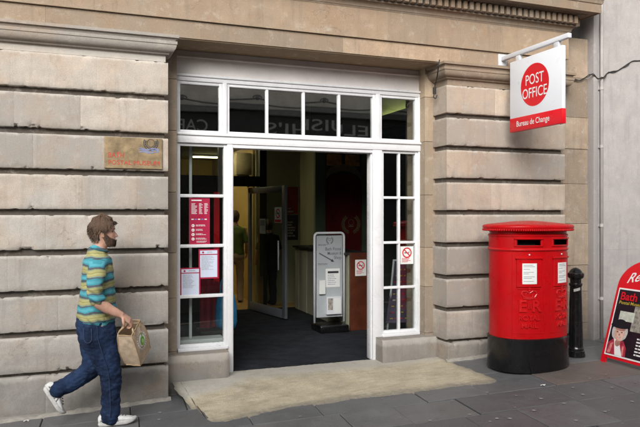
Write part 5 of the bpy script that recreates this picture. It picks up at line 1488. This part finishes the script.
obj('collar', b, mk('dark_teal_rib', (.03, .10, .13), .9, .2, 40), man, smooth=True)
# jeans
b = B()
loft(b, [(px(96, 315), .150, .170), (px(96, 325), .158, .178), (px(97.4, 337), .155, .172)], 28)
loft(b, [(px(97.4, 330, -.085), .148, .102), (px(103, 348, -.092), .121, .096), (px(108.5, 366, -.092), .096, .084), (px(110.5, 380, -.092), .083, .076), (px(110.3, 396, -.092), .076, .072), (px(110, 414, -.092), .079, .078)], 26)
loft(b, [(px(95.5, 330, .085), .140, .102), (px(95, 350, .092), .112, .096), (px(91.5, 369, .092), .088, .084), (px(80, 380, .092), .075, .076), (px(66, 388, .092), .072, .074), (px(57, 392.5, .092), .075, .076)], 26)
jn = remesh(b, .007, 4, .5)
zk, zh = px(0, 372).z, px(0, 414).z
def fold(p):
    a = .010 * fn((p.x, p.y * .8, p.z * 1.3), 8) + .006 * fn((p.x * 1.3, p.y, p.z * 2.2), 22)
    near = math.exp(-((p.z - zh - .05) / .09) ** 2) + .7 * math.exp(-((p.z - zk) / .07) ** 2) + .5 * math.exp(-((p.z - px(0, 338).z) / .06) ** 2)
    return a + .012 * near * fn((p.x * 1.6 + p.z * 1.1, p.y * 1.3, p.z * 2.0 - p.x), 10)
wrinkle(jn, fold)
jo = obj('jeans', jn, M['denim'], man, smooth=True)
b = B()     # back pocket and outer seam stitching
def seam(pts, r=.0028): b.tube(smooth_path(pts), r, 6)
seam([px(96, 322, -.198), px(97, 334, -.200), px(101.5, 350, -.200), px(107, 368, -.186), px(109, 390, -.174), px(109, 411, -.178)])
obj('side_seam', b, mk('denim_thread', (.022, .036, .075), .9), jo, smooth=True)
b = B(); o0 = px(84, 327, -.168)
seam([px(83, 325, -.170), px(83.6, 336, -.176), px(87.5, 339, -.186), px(91, 335.5, -.19), px(90.6, 325, -.19)], .003)
obj('back_pocket', b, mk('denim_thread_light', (.035, .05, .095), .9), jo, smooth=True)
# shoes
h0 = px(99, 420.2, -.09); h0.z = gz(h0.x, h0.y) + .004
shoe(man, h0 + Vector((-.006, 0, 0)), Vector((1, -.10, .07)), Z_)
shoe(man, px(41.5, 390, .09), px(57.5, 417, .09) - px(41.5, 390, .09) + Vector((.02, 0, 0)), Vector((.9, 0, .45)), .27)

# ---- jute bag held by the man
A0 = px(129, 331, -.27)
g = Vector((-.118, .067, 0)); w = Vector((.090, .150, .112)); h = Vector((.085, .135, -.268))
bag = thing('shopping_bag', 'brown jute shopping bag with a round green and white logo in the walking man\'s hand', 'bag', A0)
b = B(); nn = 12
def BP(s, t, q):          # s along g, t along w, q down h ; slight bulge and pinch at the mouth
    pin = 1 - .12 * (1 - q) ** 2
    c = g * .5 + w * .5
    p = g * s + w * t; p = c + (p - c) * pin
    bul = .012 * sin(pi * q)
    p = p + (g.normalized() * ((s - .5) * 2 * bul) + w.normalized() * ((t - .5) * 2 * bul))
    return A0 + p + h * q + Vector((fn((s * 3, t * 3, q * 4), 1.3), fn((s * 3 + 5, t * 3, q * 4), 1.3), fn((s * 3, t * 3 + 5, q * 4), 1.3))) * .006
path = [(k / nn, 0) for k in range(nn)] + [(1, k / nn) for k in range(nn)] + [(1 - k / nn, 1) for k in range(nn)] + [(0, 1 - k / nn) for k in range(nn)]
rows = [b.ring([BP(s, t, q / 14) for s, t in path]) for q in range(15)]
for i in range(14): b.bridge(rows[i], rows[i + 1])
b.cap(rows[-1]); 
inn = b.ring([v.co + (A0 + g * .5 + w * .5 - v.co) * .03 for v in rows[0]]); b.bridge(rows[0], inn)
inn2 = b.ring([BP(.06 + .88 * s, .06 + .88 * t, .6) for s, t in path]); b.bridge(inn, inn2); b.cap(inn2)
b.fix(); sack = obj('sack', b, M['jute'], bag, smooth=40)
b = B()                    # corner piping
for s, t in ((0, 0), (1, 0), (0, 1), (1, 1)): b.tube([BP(s, t, q / 10) for q in range(11)], .0045, 6)
b.tube([BP(s, t, 0) for s, t in path + [path[0]]], .005, 6); b.tube([BP(s, t, 1) for s, t in path + [path[0]]], .0045, 6)
obj('piping', b, mk('jute_trim', (.40, .285, .165), .9, .2, 30), sack, smooth=True)
for s in (0, 1):
    pts = [BP(s, .22, .10), BP(s, .22, 0), (BP(s, .30, 0) * .55 + grip * .45), grip + Vector((-.008 + .01 * s, (.012 if s else -.006), .0)), (BP(s, .70, 0) * .55 + grip * .45), BP(s, .78, 0), BP(s, .78, .10)]
    b = B(); b.tube(smooth_path(pts, 6), .0085, 8); obj('handle', b, mk('jute_webbing', (.44, .31, .19), .9, .2, 60) if s == 0 else bpy.data.materials['jute_webbing'], bag, smooth=True)
nw = g.normalized() * -1       # outward on the logo face (s = 0)
def LG(x, z, off): return BP(0, x, z) + (w.cross(h).normalized() * off)
sgn = 1 if w.cross(h).normalized().dot(g) < 0 else -1
b = B()
def lblob(cx, cz, rx, rz, off, mi, rot=0):
    ring = []
    for k in range(28):
        t = 2 * pi * k / 28; x, z = rx * cos(t), rz * sin(t); ring.append(LG(cx + x * cos(rot) - z * sin(rot), cz + x * sin(rot) + z * cos(rot), sgn * off))
    b.cap(b.ring(ring), mi)
for k in range(22):       # dotted white ring of lettering
    t = 2 * pi * k / 22; lblob(.5 + .30 * cos(t), .42 + .235 * sin(t), .033, .022, .004, 0, t)
lblob(.5, .42, .22, .165, .0045, 0); lblob(.5, .44, .165, .125, .006, 1); lblob(.53, .45, .085, .062, .0075, 2, .5); lblob(.60, .285, .05, .03, .0075, 1, -.6)
obj('logo', b, [M['whiteink'], M['leafgreen'], mk('pale_green_print', (.45, .62, .30), .6)], sack)

# ---- two customers inside the hall, seen from behind
def stander(label, bx, by, H, rz, top, low, hairm, wide=1.0):
    r = thing('person', label, 'person', (bx, by, FZ)); k = H / 1.72
    R_ = Matrix.Translation(Vector((bx, by, FZ))) @ Matrix.Rotation(rz, 4, 'Z') @ Matrix.Scale(k, 4)
    q = lambda x, y, z: R_ @ Vector((x, y, z)); S = (R_.to_3x3() @ Y_).normalized()
    b = B(); head(b, R_ @ Matrix.Translation(Vector((.02, 0, 1.475))), .245, 26, 32)
    loft(b, [(q(-.01, 0, 1.40), .06, .07), (q(.01, 0, 1.52), .055, .055)], 14, side=S)
    loft(b, [(q(0, 0, .95), .10, .14), (q(0, 0, 1.2), .10, .14), (q(0, 0, 1.38), .08, .15)], 16, side=S)
    for s in (-1, 1):
        loft(b, [(q(0, s * .18, 1.38), .045, .045), (q(-.02, s * .23, 1.12), .04, .04), (q(.10, s * .22, .93), .032, .032)], 12, side=S)
        hand(b, q(.10, s * .22, .93), (R_.to_3x3() @ Vector((.6, 0, -.5))), (R_.to_3x3() @ Vector((0, -s, 0))), curl=(.5,) * 4)
        loft(b, [(q(0, s * .09, .9), .08, .08), (q(.02, s * .10, .5), .055, .055), (q(-.01, s * .10, .09), .04, .04)], 12, side=S)
    obj('body', remesh(b, .010, 1), M['skin'], r, smooth=True)
    b = B()
    loft(b, [(q(0, 0, .90), .125 * wide, .185 * wide), (q(0, 0, 1.08), .115 * wide, .165 * wide), (q(0, 0, 1.28), .115, .19), (q(0, 0, 1.39), .09, .16), (q(0, 0, 1.45), .06, .075)], 20, side=S)
    for s in (-1, 1): loft(b, [(q(0, s * .16, 1.37), .065, .055), (q(-.02, s * .225, 1.15), .054, .05)], 14, side=S)
    j = remesh(b, .011, 3); wrinkle(j, lambda p: .008 * fn(p, 8)); obj('top', j, top, r, smooth=True)
    b = B(); loft(b, [(q(0, 0, .96), .115 * wide, .165 * wide), (q(-.01, 0, .84), .125 * wide, .18 * wide)], 20, side=S)
    for s in (-1, 1): loft(b, [(q(-.005, s * .09, .84), .10, .09), (q(.02, s * .10, .48), .07, .068), (q(-.01, s * .10, .06), .062, .06)], 14, side=S)
    j = remesh(b, .011, 3); wrinkle(j, lambda p: .008 * fn(p, 9)); obj('trousers', j, low, r, smooth=True)
    b = B(); hm = R_ @ Matrix.Translation(Vector((.02, 0, 1.475))); rows = []
    for i in range(41):
        phi = 2 * pi * i / 40; lo = hairline(phi) - .03; rows.append(b.ring([hm @ head_pt(min(.998, lo + (.998 - lo) * jj / 10), phi, .245, .016 + .004 * fn((phi * 4, jj, 1), 1)) for jj in range(11)]))
    for i in range(40): b.bridge(rows[i], rows[i + 1], 0, False)
    obj('hair', b, hairm, r, smooth=True)
    for s in (-1, 1):
        hp = q(-.07, s * .10, .0); shoe(r, hp, R_.to_3x3() @ X_, Z_, .27 * k, ('darkcloth', 'darkcloth', 'darkcloth'))
    return r
stander('customer in a green top and beige trousers beyond the open inner glass door', 2.80, 5.55, 1.66, radians(75), M['greenshirt'], M['beige'], M['hair'])
stander('customer in dark clothes seen through the open inner glass door', 3.27, 4.98, 1.50, radians(95), M['darkcloth'], M['darkcloth'], M['hair'], 1.05)

# ------------------------------------------------------------------ litter on the pavement
def scrap(p, r, seed, label, name='paper_scrap', mat='paper', cat='litter', group=None):
    b = B(); rn = random.Random(seed); c = Vector((p.x, p.y, gz(p.x, p.y) + .003)); n = 11; outer = []
    mid = b.bm.verts.new(c + Z_ * .012)
    for k in range(n):
        t = 2 * pi * k / n; q = r * rn.uniform(.55, 1.1); outer.append(b.bm.verts.new(c + Vector((q * cos(t), q * .6 * sin(t), rn.uniform(.0, .012)))))
    for k in range(n): b.bm.faces.new((mid, outer[k], outer[(k + 1) % n]))
    return tag(obj(name, b, M[mat], origin=c), label, cat, group)
scrap(atG(27, 421.5), .028, 1, 'small white paper scrap on dark pavement at the lower left')
scrap(atG(543, 386), .030, 2, 'small pale torn scrap on the paving just in front of the red pillar box')
rnd = random.Random(21)
spots = [(516, 396), (515, 408), (497, 419), (510, 419), (564, 404), (573, 388), (605, 412), (609, 411), (612, 400), (606, 375), (635, 383), (612, 388), (541, 399), (490, 422), (400, 418), (382, 399), (590, 379), (632, 402), (487, 393), (160, 413), (159, 420), (452, 401), (470, 415), (345, 413), (583, 395), (300, 417), (622, 424), (576, 421), (534, 411), (430, 421)]
for i, (u, v) in enumerate(spots):
    p = atG(u, v); r = rnd.uniform(.008, .018); b = B()
    b.cap(b.ring([(p.x + r * cos(2 * pi * k / 12) * rnd.uniform(.8, 1.15), p.y + r * sin(2 * pi * k / 12) * rnd.uniform(.8, 1.15), gz(p.x, p.y) + .0065) for k in range(12)]))
    r2 = b.bm.faces[:] if False else None
    tag(obj('gum_spot', b, M['gum'], origin=(p.x, p.y, gz(p.x, p.y))), 'flattened pale chewing gum spot on the dark paving', 'gum', 'chewing gum spots trodden on the pavement')

# ------------------------------------------------------------------ the cafe across the street (seen mirrored in the transom panes)
CF = thing('cafe_building', 'fawn stone cafe across the street mirrored in the transom panes', 'building', (5, -10.2, 0))
OY = -10.0
b = B(); b.box(-9, 18, OY - 1.0, OY - .12, -.3, 5.5); obj('wall', b, M['sand'], CF)
b = B(); b.box(-8, 12.6, OY - .2, OY - .02, 3.62, 4.46, bev=.01); obj('fascia_board', b, M['fasciadark'], CF)
b = B(); b.box(-8.1, 12.7, OY - .2, OY + .16, 4.46, 4.58, bev=.02); b.box(-8.05, 12.65, OY - .2, OY + .08, 4.58, 4.64, bev=.02); obj('cornice', b, M['lead'], CF)
b = B()
for k in range(9):        # festoons of painted ironwork on the cornice
    x0 = -3 + k * 1.9; pts = [Vector((x0 + 1.9 * i / 14, OY + .10, 4.70 + .09 * (2 * i / 14 - 1) ** 2)) for i in range(15)]
    b.tube(pts, .022, 6); b.sphere((x0, OY + .1, 4.80), .06, 10, 8)
    b.tube([Vector((x0 + .12 * cos(t), OY + .1, 4.80 + .07 * sin(t))) for t in [pi * i / 8 for i in range(9)]], .018, 6)
obj('festoons', b, M['lead'], CF, smooth=True)
b = B(); mx = -X_; ny = Vector((0, 1, 0))
text_on(b, "CAFE", .44, (3.40, OY - .02, 3.98), mx, Z_, ny, .012, align='LEFT', bold=.004, width=.98)
text_on(b, "ELUISHI'S", .44, (8.10, OY - .02, 3.98), mx, Z_, ny, .012, align='LEFT', bold=.004, width=3.2)
obj('lettering', b, mk('grey_letters', (.42, .43, .42), .5), CF)
for k in range(7):
    x0 = -7.4 + k * 2.85; b = B()
    b.box(x0, x0 + 2.6, OY - .14, OY - .08, .55, .62); b.box(x0, x0 + 2.6, OY - .14, OY - .08, 3.5, 3.6)
    for xx in (x0, x0 + 1.27, x0 + 2.54): b.box(xx, xx + .06, OY - .142, OY - .078, .62, 3.5)
    b.box(x0 - .02, x0 + 2.62, OY - .145, OY - .09, -.3, .55)
    wdw = obj('window', b, M['fasciadark'], CF)
    b = B(); b.quad((x0, OY - .115, .6), (x0 + 2.6, OY - .115, .6), (x0 + 2.6, OY - .115, 3.52), (x0, OY - .115, 3.52)); obj('pane', b, mk('dim_shop_pane', (.02, .024, .026), .12, .3, 1) if k == 0 else bpy.data.materials['dim_shop_pane'], wdw)

# ------------------------------------------------------------------ light, world, camera
w = bpy.data.worlds.new('World'); SC.world = w; w.use_nodes = True
nt = w.node_tree; bgn = nt.nodes['Background']
sky = nt.nodes.new('ShaderNodeTexSky'); sky.sky_type = 'NISHITA'; sky.sun_disc = False
EL, AZ = 29, 210      # sun high behind the camera, a little to the left
sky.sun_elevation = radians(EL); sky.sun_rotation = radians(AZ); sky.air_density = 1.6; sky.dust_density = 4.0; sky.ozone_density = 1.0
hs = nt.nodes.new('ShaderNodeHueSaturation'); hs.inputs['Saturation'].default_value = .30
nt.links.new(sky.outputs[0], hs.inputs['Color']); nt.links.new(hs.outputs[0], bgn.inputs[0]); bgn.inputs[1].default_value = .15
sun = bpy.data.lights.new('sun', 'SUN'); sun.energy = 3.25; sun.angle = radians(38); sun.color = (1, .99, .975)
so = bpy.data.objects.new('sun', sun); COL.objects.link(so)
az, el = radians(AZ), radians(EL); sd = Vector((sin(az) * cos(el), cos(az) * cos(el), sin(el)))   # towards the sun
so.rotation_euler = (-sd).to_track_quat('-Z', 'Y').to_euler(); so.location = (0, -8, 12)
cam = bpy.data.cameras.new('camera'); co = bpy.data.objects.new('camera', cam); COL.objects.link(co)
cam.sensor_width = 36; cam.lens = F / 640 * 36; cam.clip_start = .05; cam.clip_end = 1000
co.location = CAM; co.rotation_euler = (radians(90), 0, -TH); SC.camera = co
SC.view_settings.view_transform = 'Standard'; SC.view_settings.look = 'None'; SC.view_settings.exposure = 0
SC.render.engine = 'CYCLES'
SC.cycles.max_bounces = 8; SC.cycles.transparent_max_bounces = 12
